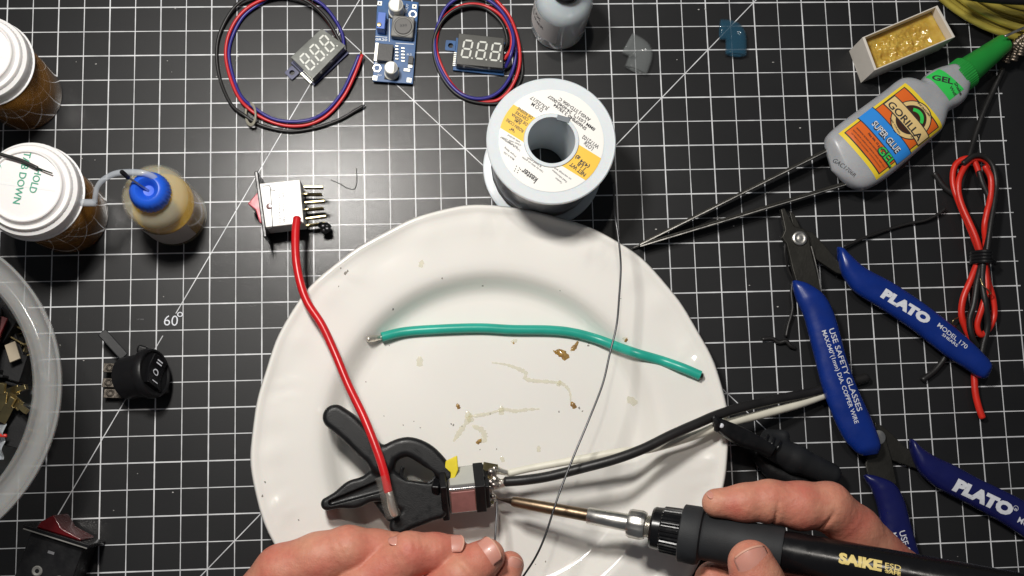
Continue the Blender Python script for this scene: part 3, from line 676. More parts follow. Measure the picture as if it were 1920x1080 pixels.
# ================================================================ HANDS
def chain(p, js, k=2.5):
    """js: list of (px,py,h,r)"""
    d = None
    for a, b_ in zip(js[:-1], js[1:]):
        q = rcone(p, P(*a[:3]), P(*b_[:3]), a[3], b_[3]); d = q if d is None else smin(d, q, k)
    return d
def crease(p, d, c, ax, depth=.5, w=.7, rad=12):
    c = P(*c); a = P(*ax[1])-P(*ax[0]); a /= np.linalg.norm(a); q = p-c; s = q@a
    rr = np.linalg.norm(q, axis=1); return d+depth*np.exp(-(s/w)**2)*np.exp(-(rr/rad)**4)
def bump(p, d, c, r, amp):
    q = np.linalg.norm(p-P(*c), axis=1); return d-amp*np.exp(-(q/r)**2)
LF1 = [(455,1165,34,13),(530,1074,40,12.4),(598,1048,44,11.4),(655,1031,46,10.1),(705,1030,43,8.6),(740,1027,41,7.1)]
LF2 = [(580,1200,36,13),(680,1100,45,11.6),(768,1040,50,9.6),(815,1036,48,8.4),(847,1033,46,7.2)]
LF3 = [(700,1250,38,15),(790,1150,46,12.0),(862,1082,50,10.0),(896,1056,47,8.8),(914,1043,45,7.8)]
LF4 = [(740,1290,30,14),(880,1170,34,9.5),(938,1095,36,8.2),(956,1060,35,6.4)]
def left_hand(p):
    f = [chain(p, c) for c in (LF1, LF2, LF3, LF4)]
    f[0] = crease(p, f[0], (735,1003,49), ((700,1028,43),(738,1026,41)), .25, .6, 5)
    f[1] = crease(p, f[1], (822,1020,56), ((768,1040,50),(847,1033,46)), .22, .5, 6)
    f[1] = crease(p, f[1], (790,1012,58), ((768,1040,50),(815,1036,48)), .35, .5, 5); f[1] = crease(p, f[1], (777,1012,59), ((768,1040,50),(815,1036,48)), .3, .5, 5)
    f[1] = bump(p, f[1], (765,1015,57), 7, .6); f[0] = bump(p, f[0], (640,1010,52), 8, .8)
    f[2] = crease(p, f[2], (868,1062,58), ((862,1082,50),(896,1056,47)), .35, .6, 6); f[2] = crease(p, f[2], (856,1070,59), ((862,1082,50),(896,1056,47)), .3, .5, 6)
    f[0] = crease(p, f[0], (648,1008,53), ((580,1092,40),(700,1028,43)), .3, .6, 6); f[0] = crease(p, f[0], (634,1016,54), ((580,1092,40),(700,1028,43)), .3, .6, 6)
    palm = smin(rcone(p, P(520,1230,28), P(690,1330,30), 17, 21), rcone(p, P(690,1330,30), P(520,1500,34), 22, 25), 8)
    palm = smin(palm, rcone(p, P(520,1230,28), P(460,1450,30), 17, 22), 8)
    palm = smin(palm, rcone(p, P(530,1480,34), P(330,1800,44), 26, 30), 10)
    d = np.minimum(f[0], f[1]); d = smin(f[0], f[1], 1.0); d = smin(d, f[2], .9); d = smin(d, f[3], .8)
    return smin(d, palm, 7)
b0 = P(230,1860,10); b1 = P(990,960,80)
LH = nets(left_hand, (b0[0]-10, b0[1]-10, 4), (P(985,1000,35)[0]+3, P(700,985,50)[1]+4, 76), .8)
lh = thing('person', 'left hand reaching in at the bottom edge, fingertips pinching the solder', 'person', P(700,1150,30)*[1,1,0]+[0,0,10])
part('hand', LH, M['skin'], lh, angle=180)
def nail(parent, c, tipdir, nrm, Ln, Wd, R_, lift=.0, edge=True):
    """c: nail centre (mm); tipdir: towards the fingertip; nrm: outward"""
    B_ = basis(tipdir, nrm); V = []; F = []; nu, nv = 14, 14; am = math.asin(min(.98, Wd/2/R_))
    def pt(u, v, lf=0):
        sq = (1-abs(v)**2.4)**.5; x = (Ln/2)*(u*sq if u < 0 else u*(1-.30*v*v)); a = v*am
        return np.array([x, (R_+lf)*math.sin(a), (R_+lf)*math.cos(a)-R_-.018*x*x-.35*((1-u)/2)**2])
    for j in range(nv+1):
        for i in range(nu+1): V.append(pt(-1+2*i/nu, -1+2*j/nv)+[0,0,lift])
    for j in range(nv):
        for i in range(nu): a = j*(nu+1)+i; F.append((a,a+1,a+nu+2,a+nu+1))
    n_ = part('fingernail', tf((np.array(V), F), c, B_), M['nail'], parent, solid=.45, recalc=False, angle=180)
    V = []; F = []
    for j in range(nv+1):
        for i, u in enumerate((.91,.96,1.02)): V.append(pt(u, -.9+1.8*j/nv, .10)+[0,0,lift+.16-(.25 if i == 2 else 0)])
    for j in range(nv):
        for i in range(2): a = j*3+i; F.append((a,a+1,a+4,a+3))
    part('nail_edge', tf((np.array(V), F), c, B_), M['nail_edge'], n_, solid=.3, recalc=False, angle=180)
def surf(bv, x, y, h):
    """first point of the hand met along the view ray through photo pixel x,y"""
    d = P(x,y,0)-CAM; d /= np.linalg.norm(d); r = bv.ray_cast(Vector(CAM), Vector(d)); 
    return (np.array(r[0]), np.array(r[1])) if r[0] is not None else (P(x,y,h), np.array([0,0,1.]))
lbv = one(LH).bvh()
def add_nail(bv, parent, cx, cy, tx, ty, h, Ln, Wd, R_, lift=-.12):
    c, n = surf(bv, cx, cy, h); n = n if n[2] > 0 else -n; tdir = P(tx,ty,c[2])-P(cx,cy,c[2]); nail(parent, c, tdir, n, Ln, Wd, R_, lift)
add_nail(lbv, lh, 744, 1010, 760, 1009, 45, 7.5, 6.5, 6.2)
add_nail(lbv, lh, 846, 1014, 876, 1012, 50, 11.5, 9.5, 6.8)
add_nail(lbv, lh, 908, 1036, 930, 1019, 50, 12.5, 12.5, 8.2)
add_nail(lbv, lh, 964, 1064, 972, 1048, 38, 9, 7.5, 5.6)

RI = [(1343,943,59,6.3),(1395,943,60,7.9),(1445,941,60,9.0),(1500,948,60,10.2),(1552,950,58,10.2),(1605,994,50,10.6),(1690,1085,34,12.5),(1740,1150,30,14)]
RT = [(1408,1056,83,9.6),(1418,1085,82,10.5),(1450,1130,76,10.6),(1530,1230,58,13),(1640,1340,44,18)]
RM = [(1338,1088,42,8.6),(1375,1100,42,9.2),(1440,1112,42,9.6),(1530,1105,40,10.5),(1620,1110,34,11),(1730,1190,30,14)]
RR = [(1400,1150,30,8.5),(1480,1170,28,9.2),(1580,1160,26,10),(1690,1170,26,11),(1780,1250,28,14)]
def right_hand(p):
    i = chain(p, RI, 3); i = crease(p, i, (1452,962,64), ((1395,943,60),(1500,948,60)), 1.3, .8, 7); i = crease(p, i, (1540,975,62), ((1500,948,60),(1605,990,50)), 1.4, .9, 8)
    i = crease(p, i, (1556,925,62), ((1500,948,60),(1605,990,50)), .3, .6, 6); i = crease(p, i, (1566,930,62), ((1500,948,60),(1605,990,50)), .3, .6, 6); i = bump(p, i, (1425,915,62), 7, .7); i = bump(p, i, (1560,925,62), 7, .8); i = bump(p, i, (1510,970,64), 7, .6)
    t_ = chain(p, RT); t_ = crease(p, t_, (1440,1090,90), ((1408,1050,83),(1450,1130,76)), .3, .6, 6); m_ = chain(p, RM); r_ = chain(p, RR)
    palm = smin(rcone(p, P(1720,1180,26), P(1800,1330,24), 17, 20), rcone(p, P(1640,1340,40), P(1850,1480,34), 18, 25), 8)
    palm = smin(palm, rcone(p, P(1850,1450,32), P(2100,1780,44), 27, 30), 10)
    d = smin(i, m_, .8); d = smin(d, r_, .8); d = smin(d, palm, 7); d = smin(d, t_, 1.6)
    q = (p-iA)@iBas; carve = np.sqrt(q[:,0]**2+q[:,1]**2)-np.where(q[:,2] < ipos(1467), 10.0, 9.0)
    return np.maximum(d, -carve)
e0 = P(1300,1850,20); e1 = P(2200,900,60)
RH = nets(right_hand, (P(1290,1080,40)[0]-4, P(2100,1850,40)[1]-10, 4), (P(2150,1600,40)[0]+14, P(1500,895,60)[1]+3, 97), .85)
rh = thing('person', 'right hand at the lower right, index finger and thumb gripping the iron', 'person', P(1560,1180,30)*[1,1,0]+[0,0,10])
part('hand', RH, M['skin'], rh, angle=180)
rbv = one(RH).bvh()
add_nail(rbv, rh, 1418, 1060, 1402, 1022, 94, 14.5, 14.0, 9.2)
add_nail(rbv, rh, 1336, 925, 1320, 929, 64, 5, 4.6, 4.4)
# ================================================================ CUTTERS
def handle_vf(Lpx, Rpx, zc, hz, z_tip=.35, power=2.4, m=6):
    n = len(Lpx); f = np.array([z_tip]+[.75]+[1]*(n-4)+[.92]+[.35]); 
    return loft([P(x,y,zc) for x,y in Lpx], [P(x,y,zc) for x,y in Rpx], zc-hz*f, zc+hz*f, 24, power, m)
def flat(c, z0, z1): return prism([P(x,y,(z0+z1)/2) for x,y in c], z0, z1)
pl = thing('flush_cutter', 'bright blue handled flush cutters lying open at the right edge of the mat', 'cutters', P(1600,600,0))
# right handle, left handle: paired outline points in the photo
A_u = [(1570,463),(1580,465),(1592,477),(1622,503),(1677,533),(1746,580),(1809,631),(1846,667),(1857,682),(1858,694)]
A_l = [(1571,470),(1572,486),(1579,514),(1604,548),(1648,576),(1712,619),(1768,663),(1812,692),(1836,708),(1848,710)]
hA = handle_vf(A_u, A_l, 8.5, 4.6); oA = part('handle', hA, M['blue_handle'], pl, angle=180)
B_l = [(1486,527),(1487,540),(1495,566),(1507,592),(1516,625),(1527,668),(1546,740),(1578,815),(1603,846),(1618,855)]
B_r = [(1494,526),(1514,532),(1541,550),(1558,576),(1570,610),(1586,670),(1606,725),(1636,792),(1650,832),(1646,851)]
hB = handle_vf(B_l, B_r, 11.0, 4.6); oB = part('handle', hB, M['blue_handle'], pl, angle=180)
bA = one(hA).bvh(); bB = one(hB).bvh()
part('lower_blade', flat([(1478,395),(1488,402),(1502,432),(1522,436),(1540,455),(1572,492),(1586,518),(1566,512),(1530,488),(1508,470),(1492,452)], 5.2, 8.0), M['dark_steel'], pl, bevel=.5)
part('upper_blade', flat([(1462,393),(1470,391),(1488,425),(1506,430),(1515,441),(1519,468),(1532,520),(1541,553),(1515,548),(1494,540),(1484,505),(1473,458),(1464,446),(1470,432)], 8.3, 11.6), M['dark_steel'], pl, bevel=.6)
rv = P(1499,447,12); part('pivot_screw', tf(lathe([(0,-6),(2.6,-6),(2.6,-.4),(3.5,-.4),(3.7,.2),(3.6,.7),(3.2,1.0),(2.4,1.02),(2.2,.92),(1.2,.92),(1.0,1.0),(0,1.0)], 32), rv), M['steel'], pl)
part('cutting_edge', tf(wire([(1521,462,11.9),(1527,485,11.9),(1534,515,11.9),(1540,548,11.6)], .3, 4, 6), (0,0,0)), M['steel'], pl)
t = MB(); t.add(text('PLATO', (1651,555), (1738,608), 13, hmm=4.9, bold=.075, bvh=bA, off=.15, shear=.1)); part('lettering', t, M['ink_white'], oA, recalc=False)
t = MB(); t.add(text('MODEL 170', (1755,612), (1809,655), 12, hmm=2.3, bold=.006, bvh=bA, off=.15)); t.add(text('SHEARS', (1764,629), (1792,651), 12, hmm=1.4, bold=.01, bvh=bA, off=.15)); part('fine_lettering', t, M['ink_white'], oA, recalc=False)
t = MB(); t.add(text('USE SAFETY GLASSES', (1553,618), (1607,772), 15, hmm=2.9, bold=.006, bvh=bB, off=.15)); t.add(text('MAX.040"(1mm) DIA. COPPER WIRE', (1540,621), (1602,795), 15, hmm=2.2, bold=.006, bvh=bB, off=.15)); part('lettering', t, M['ink_white'], oB, recalc=False)

p2 = thing('flush_cutter', 'navy handled flush cutters in the lower right corner, pivot under the other pair', 'cutters', P(1740,930,0))
A_u = [(1706,823),(1713,825),(1728,840),(1755,857),(1788,872),(1832,896),(1878,918),(1930,944),(1985,975),(2040,1012),(2050,1030)]
A_l = [(1707,832),(1710,852),(1723,883),(1740,902),(1762,918),(1800,938),(1840,959),(1885,985),(1940,1020),(2000,1050),(2035,1045)]
hA2 = handle_vf(A_u, A_l, 6, 4.8); oA2 = part('handle', hA2, M['navy_handle'], p2, angle=180); bA2 = one(hA2).bvh()
B_l = [(1619,892),(1624,902),(1635,920),(1645,948),(1651,985),(1656,1040),(1665,1100),(1685,1170),(1700,1200),(1715,1210)]
B_r = [(1625,889),(1645,893),(1676,907),(1694,937),(1706,980),(1722,1035),(1740,1090),(1752,1150),(1750,1190),(1735,1208)]
hB2 = handle_vf(B_l, B_r, 6, 4.6); oB2 = part('handle', hB2, M['navy_handle'], p2, angle=180); bB2 = one(hB2).bvh()
part('lower_blade', flat([(1636,792),(1652,798),(1672,815),(1692,835),(1714,850),(1720,880),(1700,873),(1668,862),(1645,840)], 1.5, 3.9), M['dark_steel'], p2, bevel=.4)
part('upper_blade', flat([(1640,790),(1650,806),(1662,830),(1671,860),(1681,908),(1655,905),(1628,897),(1622,870),(1630,845),(1636,820)], 4.1, 5.7), M['dark_steel'], p2, bevel=.4)
part('pivot_screw', tf(lathe([(0,-4),(2.6,-4),(2.6,0),(3.5,0),(3.5,.2),(3.0,.35),(0,.35)], 28), P(1647,820,5.7)), M['steel'], p2)
t = MB(); t.add(text('PLATO', (1787,917), (1894,968), 11, hmm=6.0, bold=.075, bvh=bA2, off=.15, shear=.1)); t.add(text('R', (1902,956), (1907,959), 11, hmm=1.1, bvh=bA2, off=.15))
c_ = P(1905,953,11); rr_ = lathe([(1.1,0),(1.3,0)], 20); t.add(drape(tf(rr_, c_), bA2, .15)); t.add(text('MODEL 170', (1908,979), (1975,1012), 11, hmm=2.9, bold=.006, bvh=bA2, off=.15)); part('lettering', t, M['ink_white'], oA2, recalc=False)
t = MB(); t.add(text('USE SAFETY GLASSES', (1686,997), (1730,1150), 11, hmm=3.1, bold=.006, bvh=bB2, off=.15)); t.add(text('MAX.040"(1mm) DIA.', (1673,1000), (1700,1110), 11, hmm=2.3, bold=.006, bvh=bB2, off=.15)); part('lettering', t, M['ink_white'], oB2, recalc=False)

# ================================================================ CABLE CLIP (black, textured)
ck = thing('hobby_clip', 'black plastic clip gripping the black and white wires at the plate rim', 'clip', P(1460,840,0))
jaw = MB(); jaw.add(loft([P(1337,790,31),P(1346,783,31),P(1362,788,30),P(1392,800,27),P(1425,818,23),P(1452,836,20)], [P(1340,797,31),P(1345,806,31),P(1364,822,30),P(1388,836,27),P(1418,846,23),P(1440,856,20)], [28,26,24,20,15,11], [32,32.5,32,29,26,24.5], 20, 4, 4))
jo = part('jaw', jaw, M['clamp'], ck, angle=60); jb = jaw.bvh(); dm = MB()
for x, y in [(1378,803),(1390,808),(1405,815),(1372,817),(1384,823),(1398,829),(1413,833),(1420,824),(1356,795)]:
    dm.add(drape(tf(lathe([(.45,0),(.75,.25),(1.0,0)], 12), P(x,y,28)), jb, .05))
part('grip_dimple', dm, M['black_matte'], jo, recalc=False)
part('jaw_prong', wire([(1338,782,33),(1345,792,33),(1344,806,31)], 1.5, 5, 8), M['clamp'], ck)
part('white_dot', tf(lathe([(0,.5),(.7,.4),(1.1,0)], 14), P(1353,798,33)), M['ink_white'], ck)
sd = nets(lambda p: smin(smin(rcone(p, P(1440,836,16), P(1490,860,13), 5.6, 6.8), rcone(p, P(1490,860,13), P(1556,889,10), 6.8, 5.6), 2), rcone(p, P(1440,816,14), P(1468,818,14), 3.0, 3.2), 2.5), (P(1400,900,10)[0], P(1400,925,10)[1], 1), (P(1600,900,10)[0], P(1400,790,10)[1], 26), .5)
part('handle', sd, M['black_rubber'], ck, angle=180)
rb_ = MB()
for k in range(3):
    x, y = 1432+k*12, 826+k*6; rb_.add(wire([(x+8,y-10,20),(x+3,y,22.5),(x-6,y+14,20)], .7, 5, 8))
part('rib', rb_, M['clamp'], ck)
part('lower_handle', wire([(1420,855,7),(1450,882,6),(1500,905,6),(1545,925,6)], [3,5,5.5,4], 6, 14), M['clamp'], ck)

# ================================================================ TWEEZERS
tw = thing('tweezers', 'slim dark steel tweezers lying with their tail under the glue bottle', 'tweezers', P(1400,390,0))
def arm(a, b_, w0, w1, h, th):
    p, q = P(*a), P(*b_); B_ = basis(q-p); Lx = np.linalg.norm(q-p)
    V = []; 
    for x, w in ((0,w0),(Lx*.5,(w0+w1)/2),(Lx,w1)):
        for s_, z in ((-1,0),(1,0),(1,th),(-1,th)): V.append((x, s_*w/2, z))
    F = [(0,1,2,3),(8,11,10,9)]
    for i in (0,4):
        for k in range(4): F.append((i+k, i+4+k, i+4+(k+1)%4, i+(k+1)%4))
    return tf((np.array(V), F), p, B_)
part('arm', arm((1197,461,1.5), (1625,246,6), 1.0, 1.5, 0, 8.0), M['dark_steel'], tw, bevel=.3)
part('arm', arm((1197,463,1.5), (1680,318,4), 1.0, 1.5, 0, 8.0), M['dark_steel'], tw, bevel=.3)
ed = MB(); ed.add(arm((1200,459,9.4), (1625,246,14), .5, .35, 0, .4)); ed.add(arm((1200,462,9.4), (1680,318,12), .5, .35, 0, .4)); ed.add(wire([(1186,466,1.6),(1200,460,3),(1215,454,5)], .5, 5, 8))
part('bright_edge', ed, M['steel'], tw)
part('bend', wire([(1625,246,9),(1690,225,8),(1720,250,7),(1700,300,7),(1680,318,8)], 1.4, 6, 10), M['dark_steel'], tw)

# ================================================================ SUPER GLUE BOTTLE
gz = 13.0
gb = thing('glue_bottle', 'flat grey glue bottle with orange label and green cap lying on its back', 'bottle', P(1670,240,3)*[1,1,0]+[0,0,3])
Lg = [(1549,270),(1553,252),(1581,227),(1630,191),(1664,166),(1680,153),(1692,147),(1706,147),(1722,153),(1728,150),(1741,136),(1760,127),(1784,121)]
Rg = [(1562,318),(1596,347),(1626,353),(1662,334),(1694,308),(1720,285),(1746,262),(1766,242),(1775,214),(1785,204),(1800,196),(1812,182),(1818,160)]
zz = np.array([1.5,6.5,8.4,9.0,9.2,9.2,9.2,9.2,9,8.6,8.4,8.2,7.6])
gv = loft([P(x,y,gz+2) for x,y in Lg], [P(x,y,gz+2) for x,y in Rg], gz-zz, gz+zz, 36, 3.0, 6)
gbody = part('bottle_body', gv, M['glue'], gb, angle=180); gbv = one(gv).bvh()
ga = P(1797,146,gz); gd = P(1883,81,gz)-ga; gL = np.linalg.norm(gd)
part('cap', tf(lathe([(0,-.4),(8.3,-.4),(8.5,0),(8.5,6.5),(8.1,7.0),(7.4,7.1),(7.2,7.6),(4.9,gL+1),(4.5,gL+2),(0,gL+2)], 120, lambda a,r,z: (-.03 if math.sin(40*a) > 0 else 0) if r > 8.2 and .0 <= z < 6.6 else 0), ga-gd/gL*1.2, axis_basis(gd)), M['green_cap'], gb, angle=25)
LBL = {k: np.array(v, float) for k, v in dict(T=(1699,154), R=(1772,236), B=(1647,335), L=(1575,248)).items()}
def lp(u, v):   # u: 0..1 from the left edge to the right edge, v: 0 (bottle base end) .. 1 (cap end)
    q = (1-u)*(1-v)*LBL['L']+u*(1-v)*LBL['B']+u*v*LBL['R']+(1-u)*v*LBL['T']; return (q[0], q[1])
def lpt(u, v): x, y = lp(u, v); return P(x, y, gz+8.5)
def lpatch(u0, v0, u1, v1, off, du=0, n=24): return drape(patch(lpt(u0,v0+du*0), lpt(u1,v0), lpt(u1,v1), lpt(u0,v1), n, n), gbv, off)
def poly_l(pts, off, n=1): return drape((np.array([lpt(*q) for q in pts]), [tuple(range(len(pts)))]), gbv, off)
lb = part('label', lpatch(0,0,1,1,.10), M['lab_yellow'], gbody, recalc=False)
def sublab(nm, m, *vf):
    b_ = MB(); [b_.add(v) for v in vf]; return part(nm, b_, m, gbody, recalc=False)
sublab('label_border', M['ink_black'], lpatch(.045,.05,.955,.315,.16), lpatch(.045,.50,.955,.955,.16))
sublab('orange_panel', M['lab_orange'], lpatch(.06,.065,.94,.30,.22), lpatch(.06,.515,.94,.94,.22))
sublab('blue_band_border', M['ink_black'], lpatch(-.01,.285,1.01,.515,.28)); sublab('blue_band', M['lab_blue'], lpatch(-.01,.297,1.01,.503,.34))
def ringl(cu, cv, ru, rv_, off, n=40, r2=None, a0=0, a1=2*math.pi):
    V = []; F = []; aa = np.linspace(a0, a1, n+1)
    for a in aa:
        for k in ((0, .5, 1) if r2 is None else (r2, 1)): V.append(lpt(cu+ru*k*math.cos(a), cv+rv_*k*math.sin(a)))
    w = 3 if r2 is None else 2
    for i in range(n):
        for k in range(w-1): F.append((i*w+k, i*w+k+1, (i+1)*w+k+1, (i+1)*w+k))
    return drape((np.array(V), F), gbv, off)
sublab('emblem_ring_border', M['ink_black'], ringl(.56,.735,.335,.245,.34)); sublab('emblem_ring', M['lab_tan'], ringl(.56,.735,.318,.232,.40)); sublab('emblem_disc_border', M['ink_black'], ringl(.56,.735,.25,.183,.46)); sublab('emblem_disc', M['lab_brown'], ringl(.56,.735,.238,.174,.52))
sublab('emblem_green', M['lab_green'], ringl(.56,.735,.20,.15,.56, 20, .72, .5, 2.3))
sublab('name_banner_border', M['ink_black'], lpatch(.06,.615,.985,.795,.60)); sublab('name_banner', M['lab_tan'], lpatch(.075,.628,.97,.782,.66))
t = MB(); f_ = dict(bvh=gbv, off=.74)
t.add(text('GORILLA', lp(.11,.645), lp(.93,.645), gz+9, hmm=3.6, bold=.02, **f_)); t.add(text('INCREDIBLY', lp(.40,.925), lp(.76,.925), gz+9, hmm=.9, bold=.01, **f_)); t.add(text('100% TOUGH', lp(.32,.555), lp(.62,.52), gz+9, hmm=.8, **f_)); t.add(text('STRONG', lp(.80,.60), lp(.85,.70), gz+9, hmm=.8, **f_))
t.add(text('Net Wt. 15 g (0.53 oz.)', lp(.30,.24), lp(.80,.24), gz+9, hmm=1.15, bold=.012, **f_)); t.add(text('WARNING: BONDS SKIN INSTANTLY. EYE IRRITANT.', lp(.10,.185), lp(.92,.185), gz+9, hmm=.75, bold=.01, **f_)); t.add(text('READ BACK CAREFULLY BEFORE USING. KEEP OUT', lp(.10,.14), lp(.92,.14), gz+9, hmm=.65, bold=.005, **f_)); t.add(text('OF REACH OF CHILDREN. CONTAINS ETHYL', lp(.12,.10), lp(.88,.10), gz+9, hmm=.6, bold=.005, **f_))
t.add(text('GAC1706R', (1567,297), (1604,331), gz+8, hmm=1.7, bvh=gbv, off=.1)); t.add(text('SUPER GLUE', lp(.205,.345), lp(.86,.35), gz+9, hmm=3.6, bold=.10, bvh=gbv, off=.40)); t.add(text('GEL', lp(.60,.19), lp(.985,.20), gz+9, hmm=4.5, bold=.07, bvh=gbv, off=.50))
t.add(text('GEL', (1746,150), (1784,160), gz+7, hmm=2.9, bold=.03, bvh=gbv, off=.3)); t.add(text('Shake', (1786,158), (1799,180), gz+7, hmm=1.7, bold=.02, bvh=gbv, off=.3)); t.add(text('Well', (1777,165), (1787,181), gz+7, hmm=1.6, bold=.02, bvh=gbv, off=.3))
part('black_lettering', t, M['ink_black'], gbody, recalc=False)
nl = drape(patch(P(1738,142,gz+7), P(1778,190,gz+7), P(1806,168,gz+7), P(1762,128,gz+7), 12, 12), gbv, .18); part('neck_label', nl, M['lab_green'], gbody, recalc=False)
t = MB(); t.add(text('SUPER GLUE', lp(.21,.352), lp(.855,.357), gz+9, hmm=3.2, bold=.01, bvh=gbv, off=.46)); part('white_lettering', t, M['ink_white'], gbody, recalc=False)
t = MB(); t.add(text('GEL', lp(.615,.20), lp(.97,.212), gz+9, hmm=3.9, bold=.02, bvh=gbv, off=.58)); part('green_word', t, M['lab_green'], gbody, recalc=False)

# ================================================================ ROSIN IN A CARD TRAY
RC = [(1617,70),(1758,10),(1791,69),(1640,132)]; hb_ = 20.0; rc = [P(x,y,hb_) for x,y in RC]; cen = sum(rc)/4
rx = thing('rosin_tray', 'open white card tray holding a block of yellow rosin', 'tray', cen*[1,1,0])
outer = [c[:2]for c in rc]; inner = [c[:2]+(cen[:2]-c[:2])*np.array([.06,.06]) for c in rc]
V = [(*o,z) for z in (0,hb_) for o in outer]+[(*o,z) for z in (.8,hb_) for o in inner]; F = [(0,1,2,3),(8,9,10,11)]
for k in range(4):
    q = (k+1)%4; F += [(k,q,4+q,4+k),(4+k,4+q,12+q,12+k),(12+k,12+q,8+q,8+k)]
part('tray', (np.array(V), F), M['card'], rx, bevel=.15)
Uv, Ff = patch(*[np.array([*(i_+(cen[:2]-i_)*.015), 14.0]) for i_ in (inner[0],inner[1],inner[2],inner[3])], 90, 40); Uv = Uv.copy()
nz = rng.random((8,15)); 
def vn(u, v):
    u, v = u*14*.999, v*7*.999; i, j = int(u), int(v); a, b_ = u-i, v-j; a = a*a*(3-2*a); b_ = b_*b_*(3-2*b_)
    return nz[j,i]*(1-a)*(1-b_)+nz[j,min(14,i+1)]*a*(1-b_)+nz[min(7,j+1),i]*(1-a)*b_+nz[min(7,j+1),min(14,i+1)]*a*b_
for j in range(41):
    for i in range(91):
        u, v = i/90, j/40; m_ = max(0, 1-((u-.45)/.44)**4)*max(0, 1-((v-.55)/.42)**4)
        Uv[j*91+i][2] += (vn(u,v)-.5)*3.2*m_+abs(vn((u*2.3)%1,(v*1.9)%1)-.5)*-2.6*m_+.6*max(0,abs(u-.5)*2-.85)
n0 = len(Uv); Vb = Uv.copy(); Vb[:,2] = 1.0; ring = [i for i in range(91)]+[j*91+90 for j in range(1,41)]+[40*91+i for i in range(89,-1,-1)]+[j*91 for j in range(39,0,-1)]
FF = Ff+[tuple(n0+i for i in reversed(f)) for f in Ff]+[(ring[k], ring[(k+1)%len(ring)], n0+ring[(k+1)%len(ring)], n0+ring[k]) for k in range(len(ring))]
part('rosin', (np.vstack([Uv,Vb]), FF), M['rosin'], rx, angle=180)

# ================================================================ COIL TOP RIGHT and leads
cb = MB(); cc = P(1950,-190,8)
for k, (rpx, h) in enumerate([(268,9),(262,5),(248,12),(236,6),(222,14),(207,9),(192,16),(176,10)]):
    ctr = P(1950,-190,h); R_ = np.linalg.norm(P(1950,-190+rpx,h)-ctr); a = np.linspace(0, 2*math.pi, 90)
    cb.add(sweep([ctr+np.array([R_*math.cos(q), R_*math.sin(q), 1.2*math.sin(3*q+k)]) for q in a], 1.9, 12, cap=False))
single('tubing_coil', 'coil of glossy olive yellow tubing in the top right corner', 'coil', cb, M['coil'], angle=180)
ld = MB()
for k, off in enumerate([(0,0),(14,-4),(26,-14)]):
    pts = [(1886+off[0],117+off[1],6+k*4),(1893+off[0],98+off[1],9+k*4),(1905+off[0],82+off[1],14+k*3),(1925+off[0],66+off[1],17),(1960,40+k*10,17)]
    c = spline(PX(pts), 12); ld.add(sweep(c, 2.1+.25*np.sin(np.arange(len(c))*1.9), 12))
single('braided_leads', 'twisted brown grey metallic leads in front of the yellow coil', 'cable', ld, mat('braid', (.30,.25,.20), .35, metal=.9, bump=1, bscale=900, col2=(.12,.09,.07)), angle=180)
dk = MB(); dk.add(wire([(1790,-16,34),(1850,-6,34),(1930,-2,34),(1990,-10,34)], 3.0, 8, 12)); single('black_cable', 'thick black cable crossing above the yellow coil at the top edge', 'cable', dk, M['black_matte'], angle=180)
single('silver_rod', 'thin silver rod lying over the yellow coil', 'rod', wire([(1884,68,22),(1925,50,22),(1990,25,22)], .7, 6, 8), M['steel'], angle=180)

# ================================================================ RED AND BLACK WIRE BUNDLE
wb = thing('wire_bundle', 'red and black wires folded in loops and cinched with a black tie', 'wire bundle', P(1838,490,0))
def wp(nm, pts, m, r=1.55): part(nm, wire(pts, r, 10, 12), m, wb, angle=180)
wp('red_wire', [(1838,478,6),(1820,432,6),(1800,385,5),(1787,345,4),(1790,312,4),(1808,298,5),(1826,302,6),(1838,330,6)], M['orange_red'])
wp('red_wire', [(1845,478,7),(1851,430,6),(1858,385,5),(1864,345,5),(1860,318,5),(1845,300,5),(1822,300,7),(1806,318,7),(1797,345,7),(1802,380,7),(1828,440,9),(1840,478,9)], M['orange_red'])
wp('red_wire', [(1852,478,4),(1846,430,8),(1850,400,9),(1857,370,9),(1858,335,9),(1847,312,9)], M['orange_red'])
wp('red_wire', [(1832,495,6),(1820,525,6),(1806,560,5),(1803,592,4),(1812,618,3),(1822,640,3),(1826,680,3),(1828,730,3),(1834,760,3),(1842,783,3)], M['orange_red'], 1.7)
wp('red_wire', [(1848,495,6),(1852,525,6),(1862,560,5),(1864,592,4),(1855,615,4),(1840,628,5),(1832,610,6),(1842,575,8),(1850,540,9),(1846,495,9)], M['orange_red'])
wp('black_wire', [(1842,478,3),(1832,440,3),(1812,400,3),(1797,372,2.5),(1770,350,2),(1752,325,2)], M['black_wire'], 1.5)
wp('black_wire', [(1846,478,9),(1855,440,9),(1861,400,8),(1855,372,8),(1843,345,8),(1836,322,8)], M['black_wire'], 1.5)
wp('black_wire', [(1850,478,10),(1856,430,10),(1864,380,9),(1868,345,8),(1862,312,8),(1846,294,8),(1826,292,9),(1806,306,9)], M['black_wire'], 1.4)
wp('black_wire', [(1840,495,8),(1832,530,9),(1826,570,9),(1818,600,8),(1822,630,7),(1832,650,4)], M['black_wire'], 1.6)
wp('black_wire', [(1843,495,10),(1842,530,9),(1848,570,9),(1852,610,6),(1843,650,4),(1836,690,3)], M['black_wire'], 1.6)
wp('black_wire', [(1801,352,6),(1808,325,5),(1818,290,4),(1830,250,3),(1846,205,3),(1862,170,3),(1880,130,4)], M['black_wire'], 1.5)
tie = MB()
for k in range(4):
    tie.add(sweep([P(1839+14*math.cos(a), 474+k*6+2*math.sin(a), 6)+np.array([0,0,7*math.sin(a)+.0]) for a in np.linspace(-.2, 2*math.pi-.2, 30)], 1.1, 8, cap=False))
